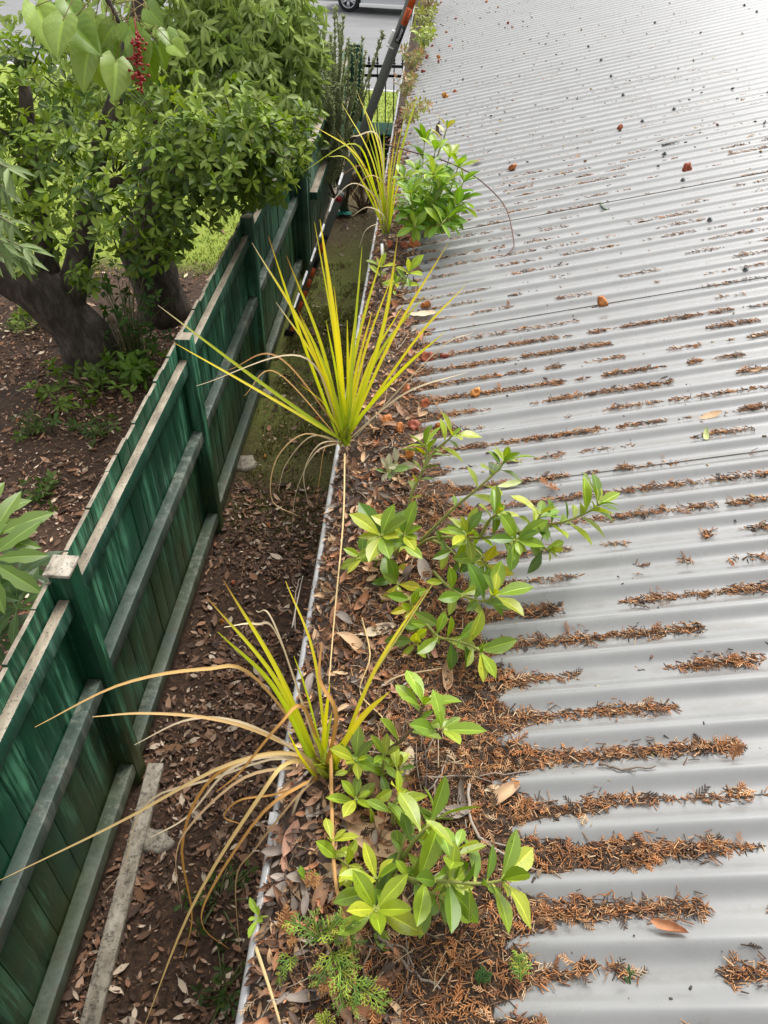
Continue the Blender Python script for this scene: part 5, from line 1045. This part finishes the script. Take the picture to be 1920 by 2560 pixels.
kind(mb.build('leaf_litter', M['dry']), 'stuff', 'brown fallen leaves covering the soil on both sides of the fence', 'leaf litter')
mb = MB(); n = 26000
x = rng.uniform(-8, .4, n); y = rng.uniform(9.2, 19, n)**1.0; k = ~((x > -1.15) & (y < 13.2)) & ~((x > -1.42) & (y < 13.6)); x, y = x[k], y[k]
k = y < 18.9-.2*(x+1); x, y = x[k], y[k]; L = rng.uniform(.018, .04, len(x)); d = np.stack([rng.normal(0, .5, len(x)), rng.normal(0, .5, len(x)), np.ones(len(x))], 1)
needles(mb, np.stack([x, y, np.full(len(x), GZ)], 1), d, L, np.full(len(x), .006), pick([(.24, .33, .03), (.31, .38, .045), (.18, .26, .025), (.38, .39, .09)], len(x), .2))
n = 26000; x = rng.uniform(-1.25, .2, n); y = rng.uniform(4.2, 9.8, n); k = rng.random(n) < np.clip((fbm(x*2.2+3, y*2.2)-.36)*3, 0, .9); x, y = x[k], y[k]
needles(mb, np.stack([x, y, np.full(len(x), GZ)], 1), np.stack([rng.normal(0, .8, len(x)), rng.normal(0, .8, len(x)), np.ones(len(x))], 1), rng.uniform(.015, .04, len(x)), np.full(len(x), .004), pick([(.17, .19, .04), (.23, .24, .06), (.12, .13, .03), (.25, .2, .09)], len(x), .2))
kind(mb.build('grass', M['blade'], None, False), 'stuff', 'short green grass of the lawn, verge and mossy alley', 'grass')
def scrap(px, py, s, m_, lab):
    c = at_z(px, py, GZ+.03); mb = MB(); n = 7
    for q in range(3):
        o = c+rng.normal(0, s*.3, 3)*[1, 1, .2]; X, Y_ = np.meshgrid(np.linspace(-1, 1, n), np.linspace(-.5, .5, n)); Z = .35*fbm(X*2+q*5, Y_*3+q)+.1; a = rng.random()*3
        V = np.stack([(X*math.cos(a)-Y_*math.sin(a)).ravel()*s*.6+o[0], (X*math.sin(a)+Y_*math.cos(a)).ravel()*s*.6+o[1], Z.ravel()*s+GZ], 1)
        i = (np.arange(n-1)[None]+np.arange(n-1)[:, None]*n).ravel(); mb.add(V, np.stack([i, i+1, i+n+1, i+n], 1))
    tag(mb.build('plastic_scrap', m_), lab, 'litter')
scrap(866, 535, .17, M['scrap_teal'], 'crumpled turquoise plastic scrap lying nearest in the far alley')
scrap(905, 432, .22, M['scrap_teal'], 'turquoise plastic scrap lying farther back behind the dead shrub')
scrap(868, 466, .12, M['scrap_blue'], 'small pale blue plastic scrap beside the ladder')
for x, y, s, lab in [(600, 1160, .16, 'flat grey stone on the ground beside the fence foot'), (660, 985, .1, 'pale grey stone in the mossy alley'), (385, 2105, .10, 'pale stone lying against the grey plank')]:
    c = at_z(x, y, GZ); mb = MB(); n = 12; V = []
    for z, r in ((-.02, 1), (.02, 1), (.035, .8)): V += [c+[s*r*math.cos(k*6.283/n)*(1+.2*math.sin(k*2.3+x)), s*r*.7*math.sin(k*6.283/n)*(1+.15*math.cos(k*3.1)), z] for k in range(n)]
    mb.add(V, [(i*n+k, i*n+(k+1) % n, (i+1)*n+(k+1) % n, (i+1)*n+k) for i in range(2) for k in range(n)]+[tuple(range(2*n, 3*n))]); tag(mb.build('stone', M['plank'], None, False), lab, 'stone')
bp = at_y(935, 400, 13.2); bx = bp[0]
bn = thing('wheeled_bin', 'dark green bin with a yellow ringed wheel at the end of the alley', 'bin', (bx, 13.2, GZ))
mb = MB(); mb.add([(bx-.24, 12.95, GZ+.06), (bx+.24, 12.95, GZ+.06), (bx+.24, 13.45, GZ+.06), (bx-.24, 13.45, GZ+.06), (bx-.3, 12.9, GZ+.72), (bx+.3, 12.9, GZ+.72), (bx+.3, 13.5, GZ+.72), (bx-.3, 13.5, GZ+.72)], BF); mb.build('body', M['bin'], bn, False, .02)
mb = MB(); box(mb, bx-.32, bx+.32, 12.86, 13.53, GZ+.723, GZ+.76); mb.build('lid', M['bin'], bn, False, .015)
wc = at_y(907, 343, 12.83)
mb = MB(); cyl(mb, wc, (0, 1, 0), .10, .05, 24); wh = mb.build('wheel', M['yellow'], bn, False)
mb = MB(); cyl(mb, wc-[0, .005, 0], (0, 1, 0), .065, .055, 20); mb.build('hub', M['black'], wh, False)
for o in bpy.data.objects:
    if '_o' in o: del o['_o']
